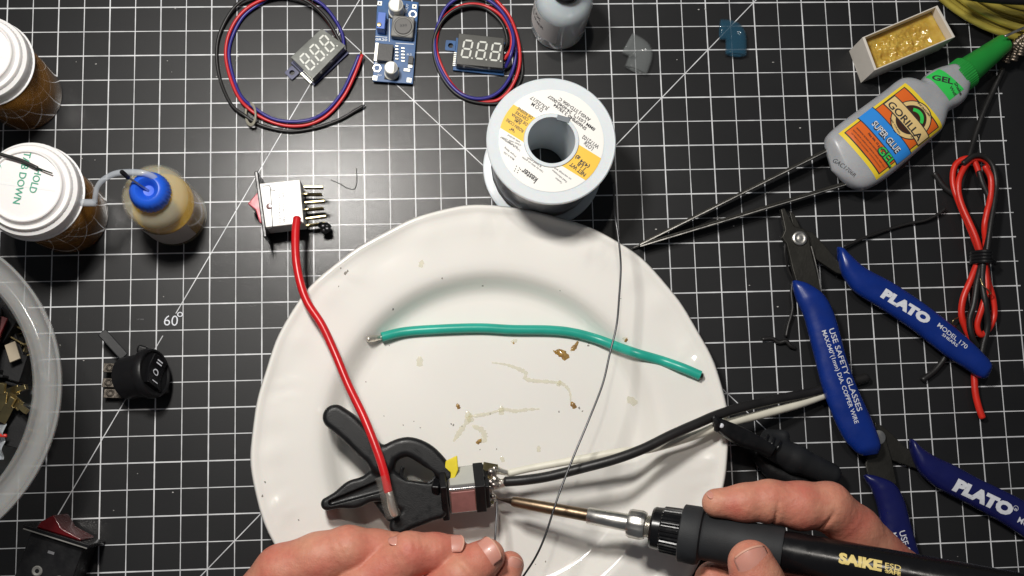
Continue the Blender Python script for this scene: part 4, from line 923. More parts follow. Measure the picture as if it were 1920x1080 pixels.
tie.add(wire([(1848,482,12),(1858,486,11),(1866,494,7)], 1.2, 6, 8)); part('tie', tie, M['black_plastic'], wb)
wp('copper_strand', [(1838,522,11),(1843,535,12),(1852,543,12),(1858,550,11),(1853,552,11)], M['brass'], .3)
wp('copper_strand', [(1800,594,4),(1788,600,5),(1786,610,4),(1793,612,3)], M['brass'], .3)

# loose thin black wires on the mat
G_ = 'loose thin black wires on the mat'
for lbl_, pts, r in [('thin black wire running down the mat left of the lower blue cutter handle', [(1488,520,3),(1484,548,3),(1486,580,3),(1478,610,2),(1474,630,2)], .9),
    ('curly black wire offcut with a frayed tip left of the blue cutters', [(1430,636,1.5),(1448,635,1.5),(1460,642,1.5),(1474,640,2),(1482,648,2),(1490,652,1.5)], 1.1),
    ('long thin black wire reaching from the blue cutter handle toward the red bundle', [(1583,462,4),(1615,448,3),(1660,432,2),(1700,420,2),(1735,413,2.5),(1758,402,3),(1772,391,3)], .8),
    ('short black wire emerging below the blue PLATO handle beside the white grid corner'.replace('PLATO ', ''), [(1776,664,3),(1765,680,2.5),(1752,695,2.2),(1730,712,2)], 1.5),
    ('thin black wire looping beside the cutter pivot screw', [(1472,455,9),(1472,480,8),(1478,505,6),(1487,525,5)], .6)]:
    single('thin_wire', lbl_, 'wire', wire(pts, r, 8, 8), M['black_wire'], G_, angle=180)
single('hair', 'fine bent black hair on the mat beside the white switch', 'hair', wire([(668,316,.4),(669,332,.6),(668,347,.5),(663,355,.3),(650,352,.3),(636,344,.4),(620,337,.4)], .16, 8, 6), mat('hair', (.004,.004,.004), .9, spec=.0), angle=180)
# ================================================================ PILL BOTTLES
def pill(cx, cy, rpx, h, label):
    c = P(cx, cy, h); o = np.array([c[0], c[1], 0.0]); R_ = pxmm(rpx, h)
    b = thing('pill_bottle', label, 'pill bottle', o, 'amber pill bottles with white caps')
    rb = R_*.905
    pr = [(0,0),(rb-1.2,0),(rb-.3,.4),(rb,1.5),(rb,h-13),(rb-1.5,h-11.5),(rb-1.5,h-6),(rb-2.9,h-6),(rb-2.9,h-11.5),(rb-1.3,h-14),(rb-1.3,2.5),(rb-2.2,1.6),(0,1.4)]
    part('vial', tf(lathe(pr, 96), o), M['amber'], b, angle=50)
    cp = [(0,h-1.2),(R_*.66,h-1.2),(R_*.70,h-1.4),(R_*.715,h-.1),(R_*.735,h),(R_*.755,h-.3),(R_*.765,h-2.2),(R_*.80,h-3.2),(R_*.84,h-3.4),(R_*.88,h-3.0),(R_*.90,h-3.6),(R_*.915,h-5.2),(R_*.95,h-5.8),(R_*.985,h-6.2),(R_,h-7.4),(R_*1.0,h-13.2),(R_*.985,h-13.8),(R_*.93,h-13.8),(R_*.93,h-7),(R_*.85,h-5.2),(0,h-4.8)]
    cap = part('cap', tf(lathe(cp, 160, lambda a,r,z: (-.006 if math.sin(56*a) > 0 else 0) if z < h-7 and r > R_*.97 else ((-.012 if math.sin(70*a) > 0 else 0) if abs(r-R_*.915) < .05 else 0)), o), M['cap_white'], b, angle=35)
    part('cap_skirt_ring', tf(lathe([(R_*.97,h-14.6),(R_*1.03,h-14.4),(R_*1.035,h-13.6),(R_*.985,h-13.2),(R_*.97,h-14.6)], 96), o), M['cap_white'], b)
    tab = MB(); tab.add(tf(box(R_*1.28, 1.3, .5, (0,0,h-1.33)), o, basis((math.cos(-.16), math.sin(-.16), 0)))); part('tab', tab, M['cap_white'], cap, bevel=.35)
    return b, cap, R_, o
hp_ = 62
b1_, cap1, R1, o1 = pill(-43, 99, 85, hp_, 'amber pill bottle cut off by the top left corner, blank white cap')
b2_, cap2, R2, o2 = pill(45, 348, 92, hp_, 'amber pill bottle with green letters on its white cap and a black wire across')
t = MB(); z_ = hp_-1.0
t.add(text('HOLD', (67,316), (54,360), z_, hmm=3.1, bold=.012)); t.add(text('TAB DOWN', (46,284), (24,381), z_, hmm=3.1, bold=.012)); t.add(text('(', (-8,300), (-6,318), z_, hmm=2))
ol = part('printed_words', t, M['ink_green'], cap2, recalc=False)
for o_ in (ol,): 
    pass
single('black_lead', 'short black wire with a bare tip lying across the lettered white cap', 'wire', wire([(-60,275,64),(-20,283,63),(10,292,62.6),(40,301,62.6),(70,315,62.5)], .85, 8, 10), M['black_wire'], angle=180)
single('bare_lead_tip', 'thin twisted dark wire tip poking out over the white cap edge', 'wire', wire([(69,314,62.6),(84,320,62.8),(98,325,63)], .33, 8, 8), M['dark_steel'], angle=180)

# ================================================================ SQUEEZE BOTTLE with blue cap
Hb = 47.0; cB = P(331, 408, 0); oB_ = np.array([cB[0]-.3, cB[1]+1.0, 0.0]); rB = 15.6
sb = thing('squeeze_bottle', 'frosted squeeze bottle of yellow flux with a blue needle cap', 'bottle', oB_)
pr = [(0,0),(rB-2,0),(rB-.5,.5),(rB,2),(rB,Hb-8),(rB-.6,Hb-4.5),(rB-2.6,Hb-1.4),(rB-5.5,Hb+.4),(8.6,Hb+1.2),(8.2,Hb+2.5),(8.2,Hb+5),(7.2,Hb+5),(7.2,Hb+1.6),(rB-5.8,Hb-.6),(rB-3.2,Hb-2.4),(rB-1.3,Hb-5),(rB-.9,Hb-9),(rB-.9,2.4),(rB-2.2,1.0),(0,1.0)]
part('bottle_body', tf(lathe(pr, 96), oB_), M['frost_yellow'], sb, angle=60)
part('flux_liquid', tf(lathe([(0,1.1),(rB-2.4,1.1),(rB-1.1,2.6),(rB-1.1,27),(0,27)], 72), oB_), M['flux_liquid'], sb)
bp_ = MB(); bp_.add(tf(lathe([(0,Hb+6.5),(2.4,Hb+6.6),(3.4,Hb+8.0),(4.2,Hb+9.6),(5.2,Hb+10.4),(6.4,Hb+10.2),(7.7,Hb+8.9),(8.7,Hb+7.0),(9.15,Hb+4.4),(9.3,Hb+2.6),(9.0,Hb+2.1),(0,Hb+2.1)], 120, lambda a,r,z: (-.03 if math.sin(34*a) > .1 else 0) if r > 8.6 else 0), oB_))
bc = part('blue_cap', bp_, M['blue_cap'], sb, angle=45)
top = oB_+np.array([0,0,Hb+6.6])
part('needle', rounded([top, P(240,332,Hb+15), P(229,323,Hb+19)], .5, 6, 10), M['steel'], sb)
part('needle_sleeve', rounded([P(240,333,Hb+14.5), P(235,328,Hb+17), P(228,322,Hb+19.5)], 1.05, 5, 12), M['black_plastic'], sb)
part('plug_strap', wire([(297,352,Hb+6),(290,334,Hb+9),(270,325,Hb+11),(245,323,Hb+11),(218,325,Hb+10),(195,336,Hb+8),(183,350,Hb+6),(179,366,Hb+4),(178,378,Hb+2)], [1.5,1.5,1.5,1.5,1.4,1.3,1.2,1.2,1.2], 10, 12), M['tube_clear'], sb)
part('plug', wire([(179,380,Hb+1.5),(160,380,Hb+1.5),(140,379,Hb+1.5)], 1.7, 5, 16), M['tube_clear'], sb)
def cyl_label(o, r, z0, z1, a0, a1, m, parent, n=40, nm='paper_label'):
    V = []; F = []
    for k in range(n+1):
        a = a0+(a1-a0)*k/n
        for z in (z0, (z0+z1)/2, z1): V.append((o[0]+r*math.cos(a), o[1]+r*math.sin(a), z))
    for k in range(n):
        for q in (0,1): F.append((k*3+q, (k+1)*3+q, (k+1)*3+q+1, k*3+q+1))
    return part(nm, (np.array(V), F), m, parent, recalc=False, angle=180)
cyl_label(oB_, rB+.08, 7, 30, -2.3, -.75, mat('grey_label', (.45,.42,.38), .5), sb)

# ================================================================ CLEAR BOTTLE at the top edge
cC = P(1046, 46, 0); oC = np.array([cC[0], cC[1], 0.0]); rC = 14.2; Hc = 36
cbt = thing('clear_bottle', 'frosted clear bottle with a white handwritten label at the top edge', 'bottle', oC)
pr = [(0,0),(rC-2,0),(rC-.5,.6),(rC,2.2),(rC,Hc-3),(rC-.8,Hc),(rC-3.2,Hc+3.5),(rC-7,Hc+5.8),(6.2,Hc+6.8),(6.0,Hc+9),(5.0,Hc+9),(5.0,Hc+6.4),(rC-7.2,Hc+5),(rC-4,Hc+2.8),(rC-1.8,Hc-.4),(rC-.9,Hc-3.4),(rC-.9,2.6),(rC-2.3,1),(0,1)]
part('bottle_body', tf(lathe(pr, 96), oC), M['frost'], cbt, angle=60)
part('black_cap', tf(lathe([(0,Hc+24),(3,Hc+24),(3.6,Hc+12),(6.4,Hc+11),(6.9,Hc+10),(6.9,Hc+7.2),(0,Hc+7.2)], 60), oC), M['gloss_black'], cbt)
cl_ = cyl_label(oC, rC+.1, 10, 33, -3.6, -1.75, M['paper'], cbt)
tl = MB()
def cyl_text(s, o, r, z, a0, hmm, dst, bold=.0):
    V, F = textvf(s, bold); s_ = hmm/V[:,1].max(); 
    W_ = np.stack([o[0]+r*np.cos(a0+V[:,0]*s_/r), o[1]+r*np.sin(a0+V[:,0]*s_/r), z+V[:,1]*s_], 1); dst.add(W_, F)
cyl_text('FLUX', oC, rC+.16, 26, -3.3, 3.4, tl, .02); cyl_text('THINNER', oC, rC+.16, 20.5, -3.4, 2.6, tl, .02); part('handwriting', tl, M['ink_black'], cl_, recalc=False)

# ================================================================ CLEAR ELBOW COVERS
def elbow(name, label, pa, pb, pc_, r, m, h):
    o = P(*pb, 0); t = thing(name, label, 'plastic piece', o, 'bent see-through insulating covers')
    a, b_, c = P(*pa, h), P(*pb, h), P(*pc_, h)
    p = spline([a, a*.35+b_*.65, b_*.8+(a+c)*.1, c*.35+b_*.65, c], 7); V, F = sweep(p, r, 20, cap=False); V = V.copy(); V[:,2] = h+(V[:,2]-h)*.42
    part('cover', (V, F), m, t, solid=.5, angle=50); q = MB(); q.add(sweep([p[-1], p[-1]+(p[-1]-p[-2])*.6], np.array([r*.55, r*.55]), 14, cap=False)); 
    V2 = q.verts(); V2[:,2] = h+(V2[:,2]-h)*.4; part('inner_tube', (V2, q.F), m, t, solid=.4); return t
elbow('elbow_cover', 'clear bent plastic cover lying on the mat right of the clear bottle', (1176,80), (1205,96), (1192,132), 6.0, M['clear'], 3.3)
elbow('elbow_cover', 'blue tinted bent plastic cover lying on the mat near the top edge', (1350,55), (1380,58), (1380,103), 5.4, M['clear_blue'], 3.3)

# ================================================================ TUB at the left edge
hT = 70; cT = P(-219, 735, hT); oT = np.array([cT[0], cT[1], 0.0]); RT_ = pxmm(318, hT)
tubt = thing('plastic_tub', 'round translucent plastic tub of parts cut off by the left edge', 'tub', oT)
pr = [(0,0),(RT_*.60,0),(RT_*.62,.6),(RT_*.63,2),(RT_*.83,hT-10),(RT_*.86,hT-6.4),(RT_*.93,hT-5.4),(RT_*.985,hT-4.0),(RT_,hT-1.6),(RT_*.998,hT),(RT_*.985,hT+.4),(RT_*.972,hT-.6),(RT_*.958,hT-2.6),(RT_*.935,hT-3.6),(RT_*.90,hT-4.2),(RT_*.878,hT-3.6),(RT_*.862,hT-1.6),(RT_*.845,hT-.8),(RT_*.828,hT-1.8),(RT_*.822,hT-4),(RT_*.815,hT-9),(RT_*.615,2.6),(RT_*.59,1.4),(0,1.4)]
part('tub_body', tf(lathe(pr, 160), oT), M['tub'], tubt, angle=50)
def rocker(x, y, h, dx, dy, label, tint, name='rocker_switch', s=1.0, group=None, tilt=0.0):
    """small square rocker switch; x axis points from the rocker to the terminals"""
    o = P(x, y, h); B_ = basis((dx, dy, tilt), (0,0,1)); t = thing(name, label, 'switch', o-np.array([0,0,7*s]), group)
    part('housing', tf(box(13*s, 19*s, 12*s, (8*s,0,0)), o, B_), M['black_matte'], t, bevel=.5); part('flange', tf(box(1.6*s, 23*s, 15*s), o, B_), M['black_plastic'], t, bevel=.5)
    part('rocker', tf(prism([(0,-8*s),(-4*s,-7*s),(-2*s,0),(-1*s,8*s),(0,8*s)], -4.5*s, 4.5*s), o, B_), tint, t, bevel=.4)
    for k in (-1,0,1): part('terminal', tf(box(8*s, .8*s, 4.6*s, (18*s, k*5.5*s, 0)), o, B_), M['brass'], t, bevel=.2)
    return t
gt = 'loose parts inside the tub'
rocker(-30, 700, 22, -.2, -1, 'black rocker switch lying among parts inside the round tub', M['gloss_black'], group=gt)
rocker(-5, 625, 30, -1, .1, 'red rocker switch standing in the upper part of the round tub', M['red_dark'], group=gt, tilt=.3)
rocker(20, 762, 16, -.8, -.6, 'black switch with brass legs near the right wall inside the tub', M['gloss_black'], group=gt)
bb = MB(); bb.add(tf(box(9, 5, 1.2), P(24,660,26), basis((.4,-1,.2)))); single('beige_card_scrap', 'small beige scrap resting inside the tub beside its wall', 'scrap', bb, mat('beige', (.40,.34,.25), .6), gt, bevel=.2)
for q, (x, y, dx, dy, lbl_) in enumerate([(20,736,1,.3,'brass spade terminal inside the tub nearest its right wall'),(27,752,1,-.8,'brass spade terminal inside the tub, second from the top'),(10,775,.6,1,'brass spade terminal inside the tub just above the plastic bag'),(2,752,.2,1,'brass spade terminal inside the tub, farthest left')]):
    o = P(x, y, 28+q); B_ = basis((dx,dy,.3)); tt_ = MB(); tt_.add(tf(box(9, 4.6, .8), o, B_)); tt_.add(tf(box(5, 2.4, 2.4, (6,0,0)), o, B_)); single('spade_terminal', lbl_, 'terminal', tt_, M['brass'], gt, bevel=.2)
bg = P(-40, 830, 24); V, F = patch(bg+[-15,-8,0], bg+[12,-8,2], bg+[14,8,4], bg+[-14,9,0], 24, 24); V = V.copy(); V[:,2] += 2.2*np.sin(V[:,0]*.55)+1.8*np.sin(V[:,1]*.8+V[:,0]*.3)+rng.random(len(V))*.8
bag = single('zip_bag', 'crumpled clear zip bag with a red seal inside the tub', 'bag', (V, F), M['bag'], gt, solid=.25, recalc=False, angle=180)
part('red_seal', wire([(-60,818,30),(-20,816,30),(12,817,30)], .8, 6, 8), mat('red_seal', (.55,.03,.02), .4), bag)
ORG[bag.name] = ORG[bag.name]

# ================================================================ ROUND BLACK ROCKER SWITCH
k0 = P(238,709,10.3); kd = np.array([1.0,.12,.46]); kd /= np.linalg.norm(kd); KL = 16.5; kb = axis_basis(kd)
rs = thing('round_rocker_switch', 'round black rocker switch lying on its side showing I O II marks', 'switch', P(262,700,0))
part('barrel', tf(lathe([(0,-1),(9.6,-1),(10.1,-.4),(10.3,KL*.70),(11.6,KL*.72),(11.9,KL*.80),(11.7,KL*.95),(11.1,KL),(10.2,KL),(9.9,KL*.94),(0,KL*.93)], 72), k0, kb), M['black_plastic'], rs)
up_ = np.array([0,0,1.])-kd*kd[2]; up_ /= np.linalg.norm(up_); sd_ = np.cross(up_, kd); sd_ = sd_ if sd_[1] > 0 else -sd_
rot_ = -.50; U_ = sd_*math.cos(rot_)+up_*math.sin(rot_)*0+up_*math.sin(rot_); V_ = up_*math.cos(rot_)-sd_*math.sin(rot_)
FB = np.stack([U_, V_, kd], 1); fO = k0+kd*KL*.97
rk = MB(); rk.add(tf(prism([(-7.8,-2),(-7.8,2.2),(-3,.9),(0,.5),(3,.9),(7.8,2.2),(7.8,-2)], -4.9, 4.9), fO, np.stack([U_, kd, V_], 1)))
ro = part('rocker', rk, M['gloss_black'], rs, bevel=.5)
mk = MB()
def on_face(poly): mk.add(np.array([fO+U_*a+V_*b_+kd*(.55+abs(a)*.2+.12) for a, b_ in poly]), [tuple(range(len(poly)))])
for u in (-5.2, 4.4, 5.8): on_face([(u-.28,-1.9),(u+.28,-1.9),(u+.28,1.9),(u-.28,1.9)])
for k in range(20):
    a, b2 = k*.31416, (k+1)*.31416; on_face([(1.05*math.cos(a),1.35*math.sin(a)),(1.6*math.cos(a),1.9*math.sin(a)),(1.6*math.cos(b2),1.9*math.sin(b2)),(1.05*math.cos(b2),1.35*math.sin(b2))])
part('marking', mk, M['ink_white'], ro, recalc=False)
part('leg_sleeve', tf(box(pxmm(62,8), 4.6, 2.0, (0,0,0)), (P(192,624,10)+P(232,668,8))/2, basis(P(232,668,8)-P(192,624,10), (.2,0,1))), M['black_rubber'], rs, bevel=.5)
part('key_tab', tf(box(5, 4, 5), P(268,656,14), basis((1,-.3,0))), M['black_plastic'], rs, bevel=1.2)
for (x, y), h in [((212,690),7),((210,718),5),((213,738),4)]:
    tm = MB(); o = P(x, y, h); B_ = basis((1,-.05,0), (.2,.2,1)); tm.add(tf(box(9, 4.4, .8), o, B_)); tm.add(tf(lathe([(.9,.4),(1.4,.7),(1.9,.4)], 16), o-[1.5,0,0], B_)); part('terminal', tm, M['dark_terminal'], rs, bevel=.15)
sk = MB(); sk.add(tf(box(15, 7, 9), P(285,730,4.5), basis((1,.15,0)))); part('lower_housing', sk, M['black_plastic'], rs, bevel=1.0)

# ================================================================ BLACK/RED ROCKER SWITCH, bottom left
q0 = P(122,1003,17); q1 = P(175,1024,17); dq = q1-q0; dq /= np.linalg.norm(dq)
bs = thing('rocker_switch', 'black rectangular rocker switch with a dark red glassy button at bottom left', 'switch', P(120,1040,0))
fa, fb_ = P(58,984,15), P(180,1022,15); fd2 = fb_-fa; fL = np.linalg.norm(fd2); Bf = basis(fd2, (0,0,1)); fm = (fa+fb_)/2
Bk = Bf  # x along the flange, y up the picture, z up
part('flange', tf(box(fL, 1.8, 25, (0,0,-2)), fm, Bk), M['gloss_black'], bs, bevel=.4); part('housing', tf(box(fL*.80, 22, 20.5, (0,-11.9,-3.6)), fm, Bk), M['black_plastic'], bs, bevel=.5)
part('rocker', tf(prism([(-fL*.33,0),(-fL*.30,3.0),(-fL*.16,7.4),(fL*.02,2.8),(fL*.33,.9),(fL*.34,0)], -12, 8.0), fm+Bk[:,1]*.9, Bk), M['red_dark'], bs, bevel=.6, seg=3)
part('flange_edge', tf(box(fL*.96, .5, .5, (0,-1.0,10.4)), fm, Bk), M['ferrite'], bs)
cp_ = MB(); cp_.add(tf(box(3.0,1.2,.2,(-fL*.02,-8,6.8)), fm, Bk)); part('printed_mark', cp_, M['ink_grey'], bs)
for k in (-1,0,1): part('terminal', tf(box(5, 9, .8, (k*8,-26,-3)), fm, Bk), M['brass'], bs, bevel=.2)
cv = MB(); cv.add(tf(lathe([(1.0,0),(1.9,.5),(2.4,0)], 20), fm+Bk@np.array([-fL*.12,-17.5,6.7]), Bk)); cv.add(tf(lathe([(1.0,0),(1.6,.5),(2.0,0)], 20), fm+Bk@np.array([fL*.22,-18.5,6.7]), Bk)); part('screw_boss', cv, M['ferrite'], bs)

# ================================================================ WHITE ROCKER SWITCH, upper left
wh = thing('white_rocker_switch', 'white bodied rocker switch with black flange and pink rocker on the mat', 'switch', P(535,390,0))
hW = 19.0
body = [(490,351),(566,343),(573,424),(498,433)]
bo = part('housing', flat(body, 4.0, hW), M['white_body'], wh, bevel=.5); 
f0, f1 = P(486,330,11), P(503,452,11); fdd = f1-f0; fW = np.linalg.norm(fdd); Bw = basis(fdd, (0,0,1)); fc2 = (f0+f1)/2
part('flange', tf(box(fW, 1.7, 19.5, (0,0,.2)), fc2, Bw), M['gloss_black'], wh, bevel=.5)
part('rocker', tf(prism([(-7.5,0),(-2.0,6.0),(1.5,2.6),(8.0,1.6),(9.0,0)], -6.2, 6.2), fc2-Bw[:,1]*.6-[0,0,0], Bw@np.diag([1,1 if Bw[0,1] < 0 else -1,1])), M['red_clear'], wh, bevel=.5, seg=3)
pn = MB(); 
for a_, b_ in [((492,349),(505,348)),((505,348),(507,352)),((507,352),(511,424)),((511,424),(508,428)),((508,428),(496,430)),((508,356),(516,357))]: pn.add(wire([(*a_,hW+.05),(*b_,hW+.05)], .2, 3, 6))
part('snap_outline', pn, M['ink_black'], bo)
part('indicator_window', tf(lathe([(0,.4),(1.2,.3),(1.5,0)], 18), P(505,387,hW)), M['red_dark'], bo)
t = MB(); t.add(text('16A 125VAC T85', (529,358), (531,418), hW, hmm=1.0, bold=.01)); t.add(text('10A 250V KCD1', (521,361), (523,418), hW, hmm=1.0, bold=.01)); part('stamped_rating', t, M['ink_grey'], bo, recalc=False)
for r_i, (y0_, sl) in enumerate([(352,0),(381,-3),(411,-5)]):
    for (dy, h, Lx) in ((0,15,36),(13,6,34)):
        a, b_ = P(570+r_i*2, y0_+dy, h), P(570+Lx+r_i*3, y0_+dy+sl, h); q = MB(); q.add(tf(box(np.linalg.norm(b_-a), .9, 4.4), (a+b_)/2, basis(b_-a))); part('terminal', q, M['brass'], wh, bevel=.2)
q = lump(P(608,425,8), 1.9, 7, 1.2); part('solder_blob', q, M['dark_solder'], wh)

# ================================================================ VOLTMETER MODULES
def seg_digit(W_, H_, t):
    g_ = .12*t; S = []
    def hseg(x0, x1, y): S.append([(x0+t/2+g_,y),(x0+t+g_,y+t/2),(x1-t-g_,y+t/2),(x1-t/2-g_,y),(x1-t-g_,y-t/2),(x0+t+g_,y-t/2)])
    def vseg(x, y0, y1): S.append([(x,y0+t/2+g_),(x+t/2,y0+t+g_),(x+t/2,y1-t-g_),(x,y1-t/2-g_),(x-t/2,y1-t-g_),(x-t/2,y0+t+g_)])
    x0, x1 = t/2, W_-t/2; y0, ym, y1 = t/2, H_/2, H_-t/2
    for y in (y0, ym, y1): hseg(x0-t/2+.1, x1+t/2-.1, y)
    for x in (x0, x1): vseg(x, y0-t/2+.2, ym+t/4); vseg(x, ym-t/4, y1+t/2-.2)
    return S
def meter(TL, TR, BR, BL, label, tabc, tabs, zb, pcbm, dm='display'):
    hM = 9.0+zb; tl, tr, br, bl = (P(*q, hM) for q in (TL, TR, BR, BL)); o = (tl+tr+br+bl)/4
    m_ = thing('voltmeter_module', label, 'meter', o*[1,1,0], 'three-digit voltmeter modules')
    V = [*(q-[0,0,7.0] for q in (tl,tr,br,bl)), tl,tr,br,bl]; F = [(3,2,1,0),(4,5,6,7)]+[(k,(k+1)%4,4+(k+1)%4,4+k) for k in range(4)]
    db = part('display', (np.array(V), F), M[dm], m_, bevel=.3)
    x = (tr-tl)/np.linalg.norm(tr-tl); y = (tl-bl)/np.linalg.norm(tl-bl); Wd, Hd = np.linalg.norm(tr-tl), np.linalg.norm(tl-bl)
    yy = np.cross((0,0,1.), x); sg = MB(); sh = .10
    dH = Hd*.60; dW = Wd*.22
    for k in range(3):
        base = bl+x*(Wd*(.075+.315*k))+yy*(Hd*.22)
        for s_ in seg_digit(dW, dH, .92): sg.add(np.array([base+x*(a+sh*b_)+yy*b_+[0,0,.06] for a, b_ in s_]), [tuple(range(6))])
        c = base+x*(dW+.9)+yy*.3; sg.add(np.array([c+x*.42*math.cos(a)+yy*.42*math.sin(a)+[0,0,.06] for a in np.arange(10)*.6283]), [tuple(range(10))])
    part('digit_segments', sg, M['segment'], db, recalc=False)
    gx = x*Wd*.5+x*1.5; pb = [o-gx-yy*Hd*.56, o+gx-yy*Hd*.56, o+gx+yy*Hd*.5, o-gx+yy*Hd*.5]
    pbz = [q*[1,1,0] for q in pb]; bo_ = part('circuit_board', prism(pbz, .6+zb, 2.0+zb), pcbm, m_, bevel=.1)
    T_ = P(*tabc, 3+zb); tb_ = MB(); fr = np.stack([x, yy, [0,0,1.]], 1)
    ang = np.arange(24)*2*math.pi/24; hole = [(1.35*math.cos(a), 1.35*math.sin(a)) for a in ang]; sq = [(2.7*max(-1,min(1,1.35*math.cos(a))), 2.7*max(-1,min(1,1.35*math.sin(a)))) for a in ang]
    V = np.array([(*q,z) for z in (.6+zb,2.0+zb) for q in sq]+[(*q,z) for z in (.6+zb,2.0+zb) for q in hole]); F = []
    for k in range(24):
        q = (k+1)%24; F += [(k,q,24+q,24+k),(24+k,24+q,72+q,72+k),(48+k,72+k,72+q,48+q),(k,48+k,48+q,q)]
    part('mounting_tab', tf((V, F), T_*[1,1,0], fr), pcbm, m_)
    pins = MB()
    for k in range(8): pins.add(tf(box(1.3, .5, 1.0, (0, -Hd*.42+k*.95, 0)), (tl+bl)/2*[1,1,0]-x*1.0+[0,0,2.5+zb], fr))
    part('solder_pins', pins, M['tan_pad'], m_)
    p2_ = MB(); 
    for k in range(3): p2_.add(tf(lathe([(0,1.0),(.7,.8),(1.1,0)], 12), (tr+br)/2*[1,1,0]+x*.9+yy*(k-1)*2.6+[0,0,2.2+zb], fr))
    part('wire_joint', p2_, M['solder'], m_)
    return m_
m1 = meter((545,107), (603,53), (648,85), (586,148), 'voltmeter module tilted diagonally inside the left wire loop', (547,135), 0, 0, M['pcb_dark'], 'filmed')
m2 = meter((860,62), (945,71), (938,134)if 0 else (943,128), (855,120), 'voltmeter module lying level inside the right wire loop', (845,84), 0, 0, M['pcb'])
def loop(par, nm, pts, m, r=.95): part(nm, wire(pts, r, 10, 10), m, par, angle=180)
# left loop
loop(m1, 'red_lead', [(640,84,4),(630,65,4),(615,40,5),(590,12,6),(560,-4,6),(520,-8,5),(480,5,4),(450,28,3),(430,62,2.5),(423,100,2),(430,140,2),(446,180,2.5),(468,205,3),(500,225,2),(540,236,1.5),(580,233,1.5),(615,215,2),(645,180,3),(665,140,4),(679,103,4.5)], M['thin_red'], .88)
loop(m1, 'blue_lead', [(645,88,4),(641,62,4),(625,32,4),(600,5,4),(560,-12,4),(525,-12,3),(490,5,2.5),(457,30,2),(437,65,1.5),(429,100,1.5),(436,140,1.5),(452,180,2.5),(478,203,3.5),(510,222,3.5),(545,228,3.5),(582,224,3.5),(612,208,2.5),(640,175,2),(660,135,2),(673,104,3)], M['thin_blue'], .85)
loop(m1, 'black_lead', [(643,92,6),(633,70,7),(612,35,7),(580,5,7),(540,-10,7),(490,-12,6),(445,8,4),(415,55,2),(406,100,1.5),(413,150,1.5),(433,195,2.5),(458,216,3),(490,235,2),(540,246,1.5),(590,240,1.5),(635,225,1.5),(665,208,2),(680,199,2.5)], M['black_wire'], .85)
part('bare_end', wire([(678,200,2.5),(684,197,2.5)], .5, 3, 8), M['solder'], m1); part('bare_end', wire([(677,104,4),(677,97,4.5)], .6, 3, 8), M['brass'], m1)
tt = MB(); 
for k in range(2): tt.add(sweep([P(470+9*math.cos(a)-2*math.sin(a)*1.0, 213+19*math.sin(a)+5*math.cos(a)+k*3, 4+2*math.cos(a)) for a in np.linspace(0, 2*math.pi, 32)], .5, 8, cap=False))
part('twist_tie', tt, M['twist'], m1)
loop(m2, 'blue_lead', [(948,126,4),(957,105,8),(963,75,8),(955,45,7),(935,15,6),(905,-5,5),(870,-8,4),(838,12,3),(820,50,2),(815,85,2),(822,120,2),(842,155,2.5),(868,178,3),(900,185,3),(930,176,3),(952,152,3),(965,118,3),(966,80,4),(954,45,4),(930,10,4)], M['thin_blue'], .88)
loop(m2, 'red_lead', [(945,112,5),(958,90,5),(957,60,5),(940,30,4),(912,12,3),(880,8,3),(850,18,2),(828,40,1.5),(818,75,1.2),(821,105,1.2),(836,140,1.2),(858,170,1.2),(890,187,1.2),(925,190,1.2),(950,175,2),(968,145,3),(975,110,3.5),(970,70,3.5),(955,30,3),(930,0,3)], M['thin_red'], .88)
loop(m2, 'black_lead', [(943,98,3),(951,75,3),(940,42,3),(912,17,3),(880,11,4),(850,20,4),(826,44,3),(813,80,2),(818,120,1.5),(838,158,1.5),(865,182,1.5),(900,193,1.2),(940,192,1.2),(965,170,1.2),(979,140,1.2),(978,100,1.2)], M['black_wire'], .85)

# ================================================================ BUCK CONVERTER
hK = 3.5; K = {k: P(*v, hK) for k, v in dict(TL=(708,-6), TR=(785,4), BR=(774,157), BL=(699,152)).items()}
KX = (K['TR']-K['TL']+K['BR']-K['BL'])/2; KWd = np.linalg.norm(KX); KX /= KWd; KY = np.cross((0,0,1.), KX); ko = sum(K.values())/4; KB = np.stack([KX, KY, [0,0,1.]], 1)
bkv = thing('voltage_converter_board', 'small blue voltage converter board between the two voltmeter loops', 'circuit board', ko*[1,1,0])
def kp(x, y, h=hK): q = P(x, y, h); return q
part('circuit_board', prism([K[k] for k in ('TL','TR','BR','BL')], 1.9, hK), M['pcb'], bkv, bevel=.15)
def kbox(nm, x, y, h0, sx, sy, sz, m, bev=.2, lab=None):
    c = P(x, y, h0+sz); c[2] = h0+sz/2; return part(nm, tf(box(sx, sy, sz), c, KB), m, bkv, bevel=bev, label=lab)
def kcap(x, y, r, hh):
    c = P(x, y, hK+hh); c[2] = hK; 
    o_ = part('capacitor', tf(lathe([(0,.6),(r+.4,.6),(r+.4,1.0),(r,1.2),(r,2.6),(r-.35,3.0),(r,3.4),(r,hh-.5),(r-.5,hh),(0,hh)], 40), c, KB), M['alu'], bkv, angle=40)
    b_ = MB(); pts = [(r*.86*math.cos(a), r*.86*math.sin(a)) for a in np.linspace(-1.05, 1.05, 14)]; b_.add(tf(prism(pts, hh+.02, hh+.08), c, KB)); part('polarity_mark', b_, M['ferrite'], o_)
    part('capacitor_base', tf(box(r*2.1, r*2.1, .7, (0,0,.35)), c, KB), M['black_matte'], bkv, bevel=.2)
kcap(742, 8, 3.7, 10.0); kcap(733, 126, 3.3, 9.5)
